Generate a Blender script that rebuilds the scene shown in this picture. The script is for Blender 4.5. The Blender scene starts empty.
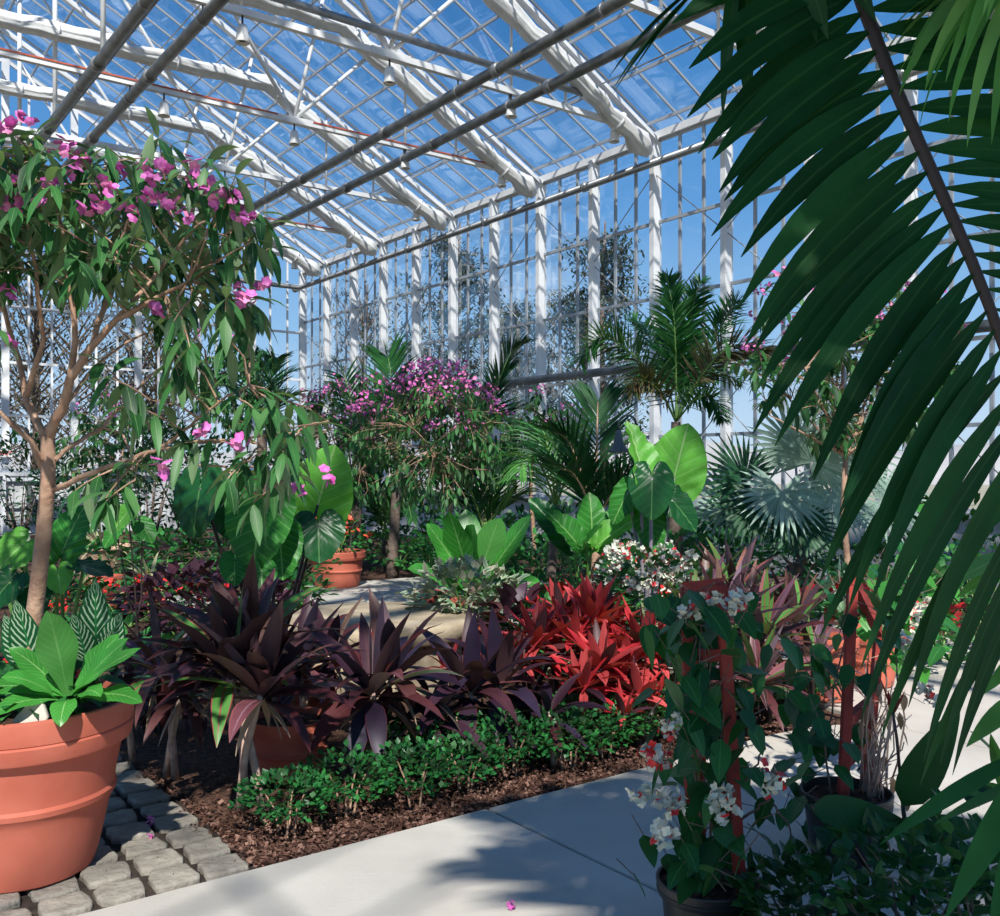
import bpy, math, random
from mathutils import Vector, Matrix, Quaternion
from math import sin, cos, pi, radians as R
random.seed(7)
rnd = random.random
def U(a, b): return a + (b - a) * random.random()
V = Vector
COL = bpy.context.scene.collection
ST, CT = 0.5975, 0.8019            # the glasshouse's long axis lies 36.7 degrees left of the view
UP = V((0, 0, 1))
def LW(a, w, z=0.0):                # a: along the house, w: across it towards the glass wall
    return V((-ST * a + CT * w, CT * a + ST * w, z))
DL, DW = LW(1, 0), LW(0, 1)
EYE = 1.5
def at(x, y, d):                    # a point d metres ahead seen at photo pixel (x, y)
    return V(((x - 500) / 960 * d, d, EYE - (y - 470) / 960 * d))
def gp(x, d): return V(((x - 500) / 960 * d, d, 0))

# ------------------------------------------------------------------ materials
def new_mat(name):
    m = bpy.data.materials.new(name); m.use_nodes = True
    nt = m.node_tree
    for n in list(nt.nodes): nt.nodes.remove(n)
    out = nt.nodes.new('ShaderNodeOutputMaterial')
    return m, nt, out
def math_node(nt, op, a, b=None):
    n = nt.nodes.new('ShaderNodeMath'); n.operation = op
    for i, v in enumerate((a, b)):
        if v is None: continue
        if isinstance(v, (int, float)): n.inputs[i].default_value = v
        else: nt.links.new(v, n.inputs[i])
    return n.outputs[0]
def mixc(nt, f, a, b, mode='MIX'):
    n = nt.nodes.new('ShaderNodeMix'); n.data_type = 'RGBA'; n.blend_type = mode
    for i, v in ((0, f), (6, a), (7, b)):
        if isinstance(v, (int, float)): n.inputs[i].default_value = v
        elif isinstance(v, (tuple, list)): n.inputs[i].default_value = (*v[:3], 1)
        else: nt.links.new(v, n.inputs[i])
    return n.outputs[2]
def noise(nt, scale, detail=3, vec=None, rough=.55):
    n = nt.nodes.new('ShaderNodeTexNoise'); n.inputs['Scale'].default_value = scale
    n.inputs['Detail'].default_value = detail; n.inputs['Roughness'].default_value = rough
    if vec is not None: nt.links.new(vec, n.inputs['Vector'])
    return n.outputs[0]
def ramp(nt, f, stops):
    n = nt.nodes.new('ShaderNodeValToRGB'); e = n.color_ramp.elements
    while len(e) < len(stops): e.new(.5)
    for el, (p, c) in zip(e, stops): el.position = p; el.color = (*c, 1)
    nt.links.new(f, n.inputs[0]); return n.outputs[0]
def objco(nt):
    return nt.nodes.new('ShaderNodeTexCoord').outputs['Object']
def bsdf(nt, col, rough, metal=0, spec=.5):
    p = nt.nodes.new('ShaderNodeBsdfPrincipled')
    if isinstance(col, (tuple, list)): p.inputs['Base Color'].default_value = (*col[:3], 1)
    else: nt.links.new(col, p.inputs['Base Color'])
    p.inputs['Roughness'].default_value = rough; p.inputs['Metallic'].default_value = metal
    p.inputs['Specular IOR Level'].default_value = spec
    return p
def bump(nt, p, h, strength, dist=.02):
    b = nt.nodes.new('ShaderNodeBump'); b.inputs['Strength'].default_value = strength; b.inputs['Distance'].default_value = dist
    nt.links.new(h, b.inputs['Height']); nt.links.new(b.outputs[0], p.inputs['Normal'])
def solid(name, c1, rough=.5, metal=0, c2=None, scale=8, bs=None, bstr=.3, spec=.5, lo=.35, hi=.65, detail=3):
    m, nt, out = new_mat(name); co = objco(nt)
    col = c1
    if c2 is not None:
        col = ramp(nt, noise(nt, scale, detail, co), [(lo, c1), (hi, c2)])
    p = bsdf(nt, col, rough, metal, spec)
    if bs: bump(nt, p, noise(nt, bs, 4, co), bstr)
    nt.links.new(p.outputs[0], out.inputs[0]); return m
def leafmat(name, cols, back=None, rough=.42, tr=.22, rib=None, veins=None, edge=None, spec=.28, nscale=7, blotch=None):
    m, nt, out = new_mat(name)
    g = nt.nodes.new('ShaderNodeNewGeometry')
    st = [(i / max(1, len(cols) - 1), c) for i, c in enumerate(cols)] if len(cols) > 1 else [(0, cols[0]), (1, cols[0])]
    col = ramp(nt, g.outputs['Random Per Island'], st)
    col = mixc(nt, .8, col, ramp(nt, noise(nt, nscale, 3, objco(nt)), [(.3, (.7, .7, .7)), (.7, (1.25, 1.25, 1.25))]), 'MULTIPLY')
    uv = nt.nodes.new('ShaderNodeTexCoord').outputs['UV']
    s = nt.nodes.new('ShaderNodeSeparateXYZ'); nt.links.new(uv, s.inputs[0])
    mm = math_node(nt, 'ABSOLUTE', math_node(nt, 'SUBTRACT', s.outputs[0], .5))
    if blotch:
        col = mixc(nt, ramp(nt, noise(nt, blotch[1], 2, objco(nt)), [(.45, (0, 0, 0)), (.6, (1, 1, 1))]), col, blotch[0])
    if veins:
        c, freq, slant, wid, amt = veins
        fr = math_node(nt, 'FRACT', math_node(nt, 'SUBTRACT', math_node(nt, 'MULTIPLY', s.outputs[1], freq), math_node(nt, 'MULTIPLY', mm, slant)))
        msk = math_node(nt, 'MULTIPLY', math_node(nt, 'LESS_THAN', fr, wid), amt)
        if len(veins) == 5 and wid > .3:
            msk = math_node(nt, 'MULTIPLY', msk, math_node(nt, 'LESS_THAN', mm, .42))
        col = mixc(nt, msk, col, c)
    if edge: col = mixc(nt, math_node(nt, 'GREATER_THAN', mm, .5 - edge[1]), col, edge[0])
    if rib: col = mixc(nt, math_node(nt, 'LESS_THAN', mm, rib[1]), col, rib[0])
    if back: col = mixc(nt, g.outputs['Backfacing'], col, mixc(nt, .65, col, back))
    p = bsdf(nt, col, rough, 0, spec)
    t = nt.nodes.new('ShaderNodeBsdfTranslucent')
    nt.links.new(mixc(nt, 1.0, col, (1.5, 1.6, .6), 'MULTIPLY'), t.inputs[0])
    mx = nt.nodes.new('ShaderNodeMixShader'); mx.inputs[0].default_value = tr
    nt.links.new(p.outputs[0], mx.inputs[1]); nt.links.new(t.outputs[0], mx.inputs[2]); nt.links.new(mx.outputs[0], out.inputs[0])
    return m
def glassmat():
    m, nt, out = new_mat('greenhouse glass')
    t = nt.nodes.new('ShaderNodeBsdfTransparent'); t.inputs[0].default_value = (.965, .975, .98, 1)
    g = nt.nodes.new('ShaderNodeBsdfGlossy'); g.inputs['Roughness'].default_value = .03; g.inputs[0].default_value = (.9, .95, 1, 1)
    f = nt.nodes.new('ShaderNodeFresnel'); f.inputs[0].default_value = 1.3
    mx = nt.nodes.new('ShaderNodeMixShader'); nt.links.new(math_node(nt, 'MULTIPLY', f.outputs[0], .2), mx.inputs[0])
    nt.links.new(t.outputs[0], mx.inputs[1]); nt.links.new(g.outputs[0], mx.inputs[2]); nt.links.new(mx.outputs[0], out.inputs[0])
    return m
M = {}
M['glass'] = glassmat()
M['white'] = solid('white painted steel', (.80, .81, .82), .45, 0, (.68, .69, .71), 3)
M['alu'] = solid('aluminium glazing bar', (.34, .37, .41), .45, .1)
M['pipe'] = solid('dark galvanised pipe', (.10, .11, .11), .45, .35, (.20, .21, .21), 5)
M['tube'] = solid('grey galvanised tube', (.22, .23, .24), .4, .5, (.32, .33, .34), 5)
M['red_wire'] = solid('red oxide edge', (.5, .10, .05), .6)
M['cloth'] = solid('bundled shade cloth', (.80, .80, .79), .5, 0, (.66, .67, .67), 5, 30, .15)
M['lamp'] = solid('white enamel', (.8, .8, .78), .35)
M['dark'] = solid('dark fitting', (.05, .05, .055), .5)
M['concrete'] = solid('path concrete', (.41, .385, .34), .85, 0, (.54, .51, .46), 1.6, 60, .12, .25, .3, .7, 6)
M['grout'] = solid('dark joint grit', (.028, .02, .016), .95, 0, (.06, .042, .033), 30)
M['sett'] = solid('granite sett', (.215, .19, .16), .9, 0, (.36, .33, .275), 14, 40, .6, .2, .3, .7, 6)
M['soil'] = solid('brown mulch', (.035, .018, .012), .95, 0, (.15, .08, .055), 45, 60, .9, .2, .35, .7, 5)
def chipmat():
    m, nt, out = new_mat('bark chip'); g = nt.nodes.new('ShaderNodeNewGeometry')
    p = bsdf(nt, ramp(nt, g.outputs['Random Per Island'], [(0, (.03, .014, .010)), (.6, (.12, .058, .042)), (1, (.26, .15, .115))]), .9, 0, .2)
    nt.links.new(p.outputs[0], out.inputs[0]); return m
M['chip'] = chipmat()
M['terra'] = solid('terracotta', (.44, .105, .064), .72, 0, (.51, .14, .09), 4, 40, .05, .3)
M['terra2'] = solid('weathered terracotta', (.48, .13, .07), .8, 0, (.62, .22, .14), 6)
M['stone'] = solid('cut limestone', (.30, .23, .15), .85, 0, (.47, .385, .27), 5, 40, .3, .3)
M['black_plastic'] = solid('black plastic', (.018, .018, .018), .4)
M['red_stake'] = solid('red painted stake', (.36, .04, .028), .7, 0, (.20, .02, .016), 14)
M['bark'] = solid('tan bark', (.30, .17, .11), .8, 0, (.44, .28, .19), 16, 40, .5)
M['bark_dark'] = solid('grey brown bark', (.10, .07, .055), .9, 0, (.20, .15, .12), 12, 30, .5)
M['cane'] = solid('cordyline cane', (.44, .28, .22), .75, 0, (.60, .44, .35), 20)
M['stalk'] = solid('green leaf stalk', (.14, .26, .06), .5)
M['stalk_dark'] = solid('dark leaf stalk', (.045, .03, .028), .45)
M['stalk_pale'] = solid('pale purple stalk', (.30, .26, .30), .5)
M['rachis'] = solid('dark brown rachis', (.035, .022, .018), .6)
M['petal'] = solid('magenta petal', (.52, .07, .36), .6, 0, (.66, .19, .48), 30)
M['petal_pink'] = solid('pink petal', (.72, .22, .42), .6)
M['petal_red'] = solid('scarlet petal', (.75, .03, .03), .55)
M['petal_orange'] = solid('coral petal', (.80, .11, .05), .55)
M['petal_white'] = solid('white calyx', (.70, .70, .56), .6)
M['wicker'] = solid('tan wicker', (.55, .33, .22), .8, 0, (.66, .46, .32), 20)
M['wall'] = solid('pale concrete wall', (.52, .54, .56), .85, 0, (.60, .61, .62), 3)
M['door'] = solid('white door paint', (.74, .77, .80), .4)
M['earth'] = solid('winter lawn', (.30, .26, .18), .95, 0, (.36, .34, .24), .2)
M['hill'] = solid('hazy wooded hill', (.34, .33, .32), .95, 0, (.44, .42, .40), .06)
M['steel_post'] = solid('dark green post', (.03, .05, .05), .4)
M['bell'] = solid('grey bell shade', (.10, .11, .12), .4, .3)
M['sign_white'] = solid('sign face', (.85, .82, .80), .4)
M['sign_red'] = solid('sign lettering', (.62, .04, .05), .5)
M['pebble'] = solid('pale stone', (.46, .40, .34), .8, 0, (.56, .5, .43), 20)

G1, G2, G3 = (.018, .10, .022), (.032, .15, .026), (.065, .23, .035)
M['tib'] = leafmat('glory bush leaf', [(.012, .055, .016), (.025, .105, .03), (.045, .17, .04), (.09, .19, .07)], (.24, .34, .19), .45, .2, ((.12, .24, .09), .03), ((.06, .17, .04), 3, 4, .12, .4))
M['tib_far'] = leafmat('glory bush leaf far', [(.012, .06, .016), (.03, .13, .03), (.06, .20, .05)], (.2, .32, .16), .5, .2)
M['box'] = leafmat('boxwood leaf', [(.012, .075, .022), (.02, .13, .032), (.04, .21, .05)], (.14, .26, .13), .35, .2)
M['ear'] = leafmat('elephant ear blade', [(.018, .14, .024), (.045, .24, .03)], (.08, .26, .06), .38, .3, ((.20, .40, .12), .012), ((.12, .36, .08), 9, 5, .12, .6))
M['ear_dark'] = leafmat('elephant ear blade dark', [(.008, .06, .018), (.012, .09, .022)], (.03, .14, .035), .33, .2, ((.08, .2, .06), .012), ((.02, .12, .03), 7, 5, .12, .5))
M['ear_lit'] = leafmat('elephant ear blade sunlit', [(.10, .36, .045), (.14, .42, .06)], (.14, .36, .08), .4, .35, ((.32, .52, .2), .012), ((.22, .46, .13), 7, 5, .1, .6))  # lighter copy of the blade greens, sunlight painted into the colour
M['nest'] = leafmat('nest fern leaf', [(.03, .18, .03), (.045, .24, .036), (.07, .30, .045)], (.08, .24, .06), .32, .25, ((.2, .42, .13), .025), ((.13, .40, .08), 12, 5, .18, .55))
M['calathea'] = leafmat('calathea leaf', [(.010, .085, .03), (.018, .11, .04)], (.12, .05, .06), .35, .15, ((.03, .2, .06), .03), ((.52, .68, .46), 9, 6, .36, .85))
M['cord'] = leafmat('burgundy cordyline leaf', [(.016, .006, .009), (.055, .011, .013), (.085, .02, .020), (.04, .018, .032), (.12, .042, .038), (.026, .012, .024), (.15, .07, .055)], (.10, .058, .065), .46, .1, ((.09, .028, .034), .03), ((.09, .045, .05), 1.2, 14, .12, .3), ((.10, .018, .026), .03), .3)
M['cord_dark'] = leafmat('blackish cordyline leaf', [(.012, .007, .014), (.025, .010, .022), (.028, .02, .045), (.055, .014, .02)], (.05, .04, .065), .46, .08, None, None, ((.08, .016, .024), .03), .3)
M['cord_red'] = leafmat('scarlet cordyline leaf', [(.16, .012, .016), (.40, .022, .03), (.58, .04, .05), (.66, .10, .10), (.30, .016, .02)], (.4, .07, .07), .42, .2, ((.30, .02, .025), .05), None, None, .22)
M['cord_pink'] = leafmat('pink striped cordyline leaf', [(.09, .03, .04), (.17, .05, .055), (.10, .06, .12), (.26, .08, .06), (.06, .11, .04), (.06, .018, .03), (.30, .18, .22)], (.24, .16, .22), .4, .15, ((.24, .13, .17), .05), None, ((.26, .08, .09), .06), .4)
M['cord_green'] = leafmat('young green cordyline leaf', [(.06, .2, .04), (.10, .27, .06)], (.14, .2, .08), .4, .2, ((.3, .08, .07), .05), None, ((.28, .06, .06), .06))
M['palm_dark'] = leafmat('palm leaflet', [(.006, .045, .014), (.010, .065, .018), (.016, .085, .022)], (.015, .075, .022), .5, .16, ((.02, .08, .024), .05), None, None, .16)
M['palm'] = leafmat('feather palm leaflet', [(.012, .075, .022), (.022, .12, .03), (.05, .17, .04)], (.10, .2, .08), .4, .2)
M['palm_brown'] = leafmat('browning palm leaflet', [(.035, .09, .028), (.09, .09, .04), (.14, .085, .05)], (.12, .11, .06), .5, .2)
M['palm_lit'] = leafmat('sunlit cane palm leaflet', [(.10, .30, .06), (.16, .38, .09)], (.14, .3, .08), .38, .3, ((.2, .42, .12), .04))  # light green, with the sun on these blades put into the colour
M['palm_light'] = leafmat('sunlit palm leaflet', [(.05, .2, .04), (.09, .28, .06), (.16, .36, .10)], (.12, .26, .08), .38, .3)  # sunshine on the fronds is painted in as paler greens
M['fan'] = leafmat('silver fan palm segment', [(.22, .34, .27), (.30, .43, .35), (.38, .50, .43)], (.26, .36, .3), .5, .15)
M['fan_dark'] = leafmat('green fan palm segment', [(.015, .07, .03), (.03, .11, .045)], (.05, .13, .07), .45, .15)
M['vine'] = leafmat('bleeding heart leaf', [(.010, .075, .022), (.018, .11, .028), (.03, .15, .035)], (.05, .15, .05), .36, .22, ((.05, .2, .05), .03), ((.04, .16, .04), 4, 4, .12, .5))
M['vine_lit'] = leafmat('sunlit vine leaf', [(.045, .22, .04), (.07, .29, .05)], (.09, .26, .07), .4, .3)  # brighter copy of the vine greens, with sun painted in
M['dark_shrub'] = leafmat('dark shrub leaf', [(.008, .055, .018), (.013, .08, .022), (.02, .11, .028)], (.03, .1, .035), .35, .18)
M['ground_green'] = leafmat('ground cover leaf', [(.016, .10, .025), (.03, .17, .035), (.06, .24, .05)], (.06, .2, .06), .45, .2)
M['variegated'] = leafmat('variegated leaf', [(.12, .26, .13), (.24, .34, .21), (.38, .31, .24), (.17, .30, .17)], (.24, .28, .2), .5, .15, None, None, ((.52, .54, .42), .12))
M['purple'] = leafmat('plum foliage', [(.03, .010, .018), (.07, .018, .026), (.055, .028, .055), (.11, .03, .03)], (.08, .04, .06), .42, .12)
M['spider'] = leafmat('pale strap leaf', [(.42, .46, .28), (.55, .52, .36), (.5, .36, .26)], None, .5, .2, ((.24, .34, .12), .15))
M['dry'] = leafmat('dry leaf', [(.34, .23, .15), (.46, .33, .24)], None, .8, .1)
M['red_leaf'] = leafmat('red shoot', [(.16, .02, .02), (.26, .035, .03)], None, .45, .2)
M['oak'] = leafmat('distant oak leaf', [(.07, .07, .05), (.12, .10, .07), (.17, .135, .085)], None, .7, .2)
M['pine'] = leafmat('distant pine needle', [(.05, .075, .06), (.075, .11, .08)], None, .7, .1)

# ------------------------------------------------------------------ mesh building
class MB:
    def __init__(s): s.v = []; s.f = []; s.uv = []; s.mi = []
    def face(s, idx, uvs=None, mi=0):
        s.f.append(tuple(idx)); s.mi.append(mi)
        s.uv.extend(uvs if uvs else [(.5, .5)] * len(idx))
    def strip(s, rows, uvrows=None, mi=0, closed=False):
        b = len(s.v); n = len(rows[0])
        for r in rows: s.v.extend(r)
        for i in range(len(rows) - 1):
            for j in range(n if closed else n - 1):
                k = (j + 1) % n
                q = (b + i * n + j, b + i * n + k, b + (i + 1) * n + k, b + (i + 1) * n + j)
                uv = [uvrows[i][j], uvrows[i][k], uvrows[i + 1][k], uvrows[i + 1][j]] if uvrows else None
                s.face(q, uv, mi)
        return b
    def tube(s, pts, rad, n=6, mi=0, caps=True):
        pts = [V(p) for p in pts]
        if isinstance(rad, (int, float)): rad = [rad] * len(pts)
        elif len(rad) == 2 and len(pts) != 2: rad = [rad[0] + (rad[1] - rad[0]) * i / (len(pts) - 1) for i in range(len(pts))]
        rows = []; ref = None
        for i, p in enumerate(pts):
            t = (pts[min(i + 1, len(pts) - 1)] - pts[max(i - 1, 0)]).normalized()
            if ref is None:
                ref = t.orthogonal().normalized()
            ref = (ref - t * ref.dot(t)).normalized(); b = t.cross(ref)
            rows.append([p + (ref * cos(2 * pi * k / n) + b * sin(2 * pi * k / n)) * rad[i] for k in range(n)])
        b0 = s.strip(rows, None, mi, True)
        if caps:
            s.face([b0 + k for k in range(n)][::-1], None, mi)
            e = b0 + (len(rows) - 1) * n
            s.face([e + k for k in range(n)], None, mi)
    def bar(s, p, q, w, h, mi=0, up=UP):
        p, q = V(p), V(q); t = (q - p).normalized()
        if abs(t.dot(up)) > .98: up = DW
        x = t.cross(up).normalized() * (w / 2); y = x.cross(t).normalized() * (h / 2)
        b = len(s.v)
        for c in (p, q): s.v.extend([c - x - y, c + x - y, c + x + y, c - x + y])
        for q4 in ((0, 3, 2, 1), (4, 5, 6, 7), (0, 1, 5, 4), (1, 2, 6, 5), (2, 3, 7, 6), (3, 0, 4, 7)): s.face([b + k for k in q4], None, mi)
    def lathe(s, prof, n=48, mi=0, c=V((0, 0, 0)), wob=0):
        rows = [[c + V((r * cos(2 * pi * k / n), r * sin(2 * pi * k / n), z)) for k in range(n)] for r, z in prof]
        s.strip(rows, None, mi, True)
    def disc(s, r, z, n=48, mi=0, c=V((0, 0, 0))):
        b = len(s.v); s.v.extend([c + V((r * cos(2 * pi * k / n), r * sin(2 * pi * k / n), z)) for k in range(n)])
        s.face(list(range(b, b + n)), None, mi)
    def slab(s, poly, z0, z1, mi=0, bev=0):
        n = len(poly); b = len(s.v)
        ctr = sum((V((p[0], p[1], 0)) for p in poly), V()) / n
        def ring(z, ins): return [V((p[0], p[1], z)) + (ctr - V((p[0], p[1], 0))).normalized() * ins for p in poly]
        rows = [ring(z0, 0), ring(z1 - bev, 0)] + ([ring(z1, bev)] if bev else [])
        b = s.strip(rows, None, mi, True)
        e = b + (len(rows) - 1) * n
        s.face([e + k for k in range(n)], None, mi)
    def shift(s, o):
        s.v = [p - o for p in s.v]; return s

def build(name, mb, mats, parent=None, base=None, smooth=True, sharp=None):
    if base is not None: mb.shift(base)
    me = bpy.data.meshes.new(name)
    me.from_pydata([tuple(p) for p in mb.v], [], mb.f)
    if mb.uv:
        uvl = me.uv_layers.new(name='UVMap')
        uvl.data.foreach_set('uv', [c for p in mb.uv for c in p])
    if not isinstance(mats, (list, tuple)): mats = [mats]
    for m in mats: me.materials.append(M[m] if isinstance(m, str) else m)
    if len(mats) > 1: me.polygons.foreach_set('material_index', mb.mi)
    me.polygons.foreach_set('use_smooth', [smooth] * len(mb.f))
    me.update()
    if sharp: me.set_sharp_from_angle(angle=R(sharp))
    o = bpy.data.objects.new(name, me); COL.objects.link(o)
    if parent is not None: o.parent = parent
    return o
def tag(o, label=None, cat=None, group=None, kind=None):
    if label: o['label'] = label
    if cat: o['category'] = cat
    if group: o['group'] = group
    if kind: o['kind'] = kind
    return o
def thing(name, label, cat, loc=(0, 0, 0), group=None, rz=0, kind=None):
    o = bpy.data.objects.new(name, None); COL.objects.link(o); o.empty_display_size = .1
    o.location = loc; o.rotation_euler = (0, 0, rz)
    return tag(o, label, cat, group, kind)
KIDS = {}
def copy_tree(o, parent=None):
    c = o.copy(); COL.objects.link(c)
    if parent is not None: c.parent = parent
    for ch in [x for x in COL.objects if x.parent is o]: copy_tree(ch, c)
    return c

# ------------------------------------------------------------------ leaves
def p_lance(t): return max(0.02, (sin(pi * t ** .8)) ** .85) if 0 < t < 1 else .03
def p_strap(t): return min(1, .35 + t * 3.2) * (1 - max(0, t - .45) / .55) ** .75 + .015
def p_ovate(t): return (sin(pi * min(1, t) ** .62)) ** .8 + .02 if 0 < t < 1 else .03
def p_paddle(t): return (sin(pi * t ** .95)) ** .6 + .02 if 0 < t < 1 else .04
def p_broad(t): return (.30 + .70 * min(1, t * 2.2) ** .8) * (1 - max(0, t - .55) / .45) ** .42 + .015 if t < 1 else .04
def p_nest(t): return (.16 + .84 * min(1, t * 1.9) ** 1.1) * (1 - max(0, t - .62) / .38) ** .55 + .02
def leaf(mb, base, d, L, W, n=5, droop=.3, fold=.15, prof=p_lance, up=None, wave=0, mi=0, roll=0):
    d = V(d).normalized(); up = V(up) if up is not None else UP
    if abs(d.dot(up)) > .97: up = V((cos(L * 99), sin(L * 99), .1))
    side = d.cross(up).normalized()
    if roll: side = (Quaternion(d, roll) @ side)
    p = V(base); rows = []; uvs = []; st = L / n
    for i in range(n + 1):
        t = i / n; nr = side.cross(d).normalized(); w = W / 2 * prof(t)
        f = fold * w + (wave * W * sin(t * 14 + L * 50) if wave else 0)
        f2 = fold * w + (wave * W * cos(t * 13 + L * 70) if wave else 0)
        rows.append([p - side * w + nr * f, p.copy(), p + side * w + nr * f2]); uvs.append([(0, t), (.5, t), (1, t)])
        d = (d + V((0, 0, -1)) * (droop * st / L * (0.4 + 1.2 * t))).normalized()
        side = (side - d * side.dot(d)).normalized()
        p = p + d * st
    mb.strip(rows, uvs, mi)
    return p
HEART = [(0, 1.0), (14, .90), (35, .72), (60, .60), (90, .54), (118, .53), (140, .54), (157, .50), (168, .34), (176, .12), (180, .06)]
def heart_r(th):
    a = abs(math.degrees(th))
    for (a0, r0), (a1, r1) in zip(HEART, HEART[1:]):
        if a <= a1: return r0 + (r1 - r0) * (a - a0) / (a1 - a0)
    return .06
def heart(mb, A, tip, nrm, L, wid=1.0, cup=.15, curl=.25, n=56, rings=9, mi=0, wav=.03):
    tip = V(tip).normalized(); nrm = V(nrm).normalized()
    nrm = (nrm - tip * nrm.dot(tip)).normalized(); sd = tip.cross(nrm)
    rows = []; uvs = []
    for r in range(rings + 1):
        row = []; ur = []
        for k in range(n + 1):
            th = -pi + 2 * pi * k / n; rr = heart_r(th) * max(.015, r / rings)
            x, y = rr * sin(th) * wid, rr * cos(th)
            z = cup * abs(x) - curl * (max(0, y) ** 2) * .6 - .25 * curl * x * x * 2 + wav * sin(abs(y - abs(x) * .9) * 26) * (r / rings) + wav * sin(9 * th) * (r / rings) ** 3
            row.append(V(A) + (sd * x + tip * y + nrm * z) * L); ur.append((.5 + x * .8, .3 + y * .7))
        rows.append(row); uvs.append(ur)
    mb.strip(rows, uvs, mi)
def frond(lf, rc, pts, n, L, W, ang=55, droop=.5, rr=(.012, .004), nrm=None, plume=0, jit=.12, mi=0, start=.12, seg=4, lenf=None, wf=None, df=None, fold=.12, sides=(-1, 1)):
    pts = [V(p) for p in pts]
    def pos(t):
        x = t * (len(pts) - 1); i = min(int(x), len(pts) - 2); f = x - i
        p0, p1, p2, p3 = pts[max(i - 1, 0)], pts[i], pts[i + 1], pts[min(i + 2, len(pts) - 1)]
        return .5 * ((2 * p1) + (p2 - p0) * f + (2 * p0 - 5 * p1 + 4 * p2 - p3) * f * f + (3 * p1 - p0 - 3 * p2 + p3) * f ** 3)
    rc.tube([pos(i / 14) for i in range(15)], [rr[0] + (rr[1] - rr[0]) * i / 14 for i in range(15)], 6)
    for i in range(n):
        t = start + (1 - start) * (i + .5) / n; p = pos(t); T = (pos(min(1, t + .02)) - pos(t - .02)).normalized()
        up = V(nrm) if nrm is not None else UP
        if abs(T.dot(up)) > .96: up = V((0, -1, .2))
        S = T.cross(up).normalized(); N = S.cross(T).normalized()
        ll = L * (lenf(t) if lenf else (.45 + .75 * sin(pi * min(1, .12 + t * .86))))
        for sgn in sides:
            a = R(ang - 25 * t + U(-6, 6)); off = U(-1, 1) * plume
            d = T * cos(a) + S * (sgn * sin(a)) * (1 if plume == 0 else cos(off)) + N * (U(-jit, jit) + (sin(off) if plume else .1))
            leaf(lf, p, d, ll * U(.9, 1.08), W * (wf(t) if wf else 1), seg, droop * (df(t) if df else 1), fold, p_strap if W < .05 else p_lance, up=N, mi=mi)
def fan(mb, A, axis, nrm, Rr, n=26, spread=150, droop=.25, W=.05, mi=0):
    axis = V(axis).normalized(); nrm = V(nrm).normalized(); nrm = (nrm - axis * nrm.dot(axis)).normalized(); sd = axis.cross(nrm)
    for k in range(n):
        th = R(-spread + 2 * spread * k / (n - 1))
        d = axis * cos(th) + sd * sin(th)
        l = Rr * (1 - .25 * abs(th / R(spread)) ** 2) * U(.93, 1.05)
        leaf(mb, A, d + nrm * U(.0, .12), l, W, 5, droop, .25, lambda t: (.12 + t * 1.5 if t < .55 else (1 - t) * 2.05) + .02, up=nrm, mi=mi)

def flower_mesh(name, mat, petals=5, r=1.0, cup=.25):
    mb = MB()
    for k in range(petals):
        a = 2 * pi * k / petals
        leaf(mb, (0, 0, 0), (cos(a), sin(a), cup), r, r * .85, 3, .4, .05, p_paddle)
    o = build(name, mb, mat); me = o.data; bpy.data.objects.remove(o); return me
def cluster_mesh(name, mats, k=5, fr=.03, spread=.05, petals=5):
    mb = MB()
    for i in range(k):
        c = V((U(-1, 1), U(-1, 1), U(-.6, .8))) * spread
        q = Quaternion((U(-1, 1), U(-1, 1), U(-1, 1)), U(0, 2.4)); mi = random.choice(range(len(mats)))
        for j in range(petals):
            a = 2 * pi * j / petals
            leaf(mb, c, q @ V((cos(a), sin(a), .3)), fr, fr * .95, 3, .2, .1, lambda t: (sin(pi * (.06 + .88 * t))) ** .6, up=q @ UP, mi=mi)
    o = build(name, mb, mats); me = o.data; bpy.data.objects.remove(o); return me
def place(name, me, parent, loc, s=1, rot=None):
    o = bpy.data.objects.new(name, me); COL.objects.link(o); o.parent = parent
    o.location = loc; o.scale = (s, s, s); o.rotation_euler = rot or (U(-.6, .6), U(-.6, .6), U(0, 6.28)); return o
def p_round(t): return (sin(pi * (.08 + .9 * t))) ** .5
FL = {'magenta': [cluster_mesh('blossom', ['petal', 'petal', 'petal_pink'], 6, .032, .045) for _ in range(3)],
      'far_magenta': [cluster_mesh('blossom', ['petal', 'petal', 'petal_pink'], 14, .034, .14) for _ in range(3)],
      'red': [cluster_mesh('flower', ['petal_red'], 3, .03, .03) for _ in range(2)],
      'coral': [cluster_mesh('flower', ['petal_orange'], 4, .03, .035) for _ in range(2)],
      'white': [cluster_mesh('flower_cluster', ['petal_white'] * 7 + ['petal_red'], 20, .0165, .034, 4) for _ in range(3)]}
SUN_E, SUN_EL, SUN_H, SKY_E, EXPO = 6.4, 47, (.10, -.9, 0), .95, 0.1
# ------------------------------------------------------------------ the glasshouse
WX, GA, RW, A0 = 11.6, 24.7, 3.6, -3.8          # glass wall, gable, ridge, near end
EZ, SL = 7.1, .53
def rz(w): return EZ + SL * (WX - w) if w >= RW else EZ + SL * (WX - (2 * RW - w))
LW0 = 2 * RW - WX
COLS = [GA - 1.5 * k for k in range(19)]         # 24.7 ... -2.3
TRUSS = [23.2 - 3 * k for k in range(9)]
def S(o): return tag(o, kind='structure')

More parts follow.
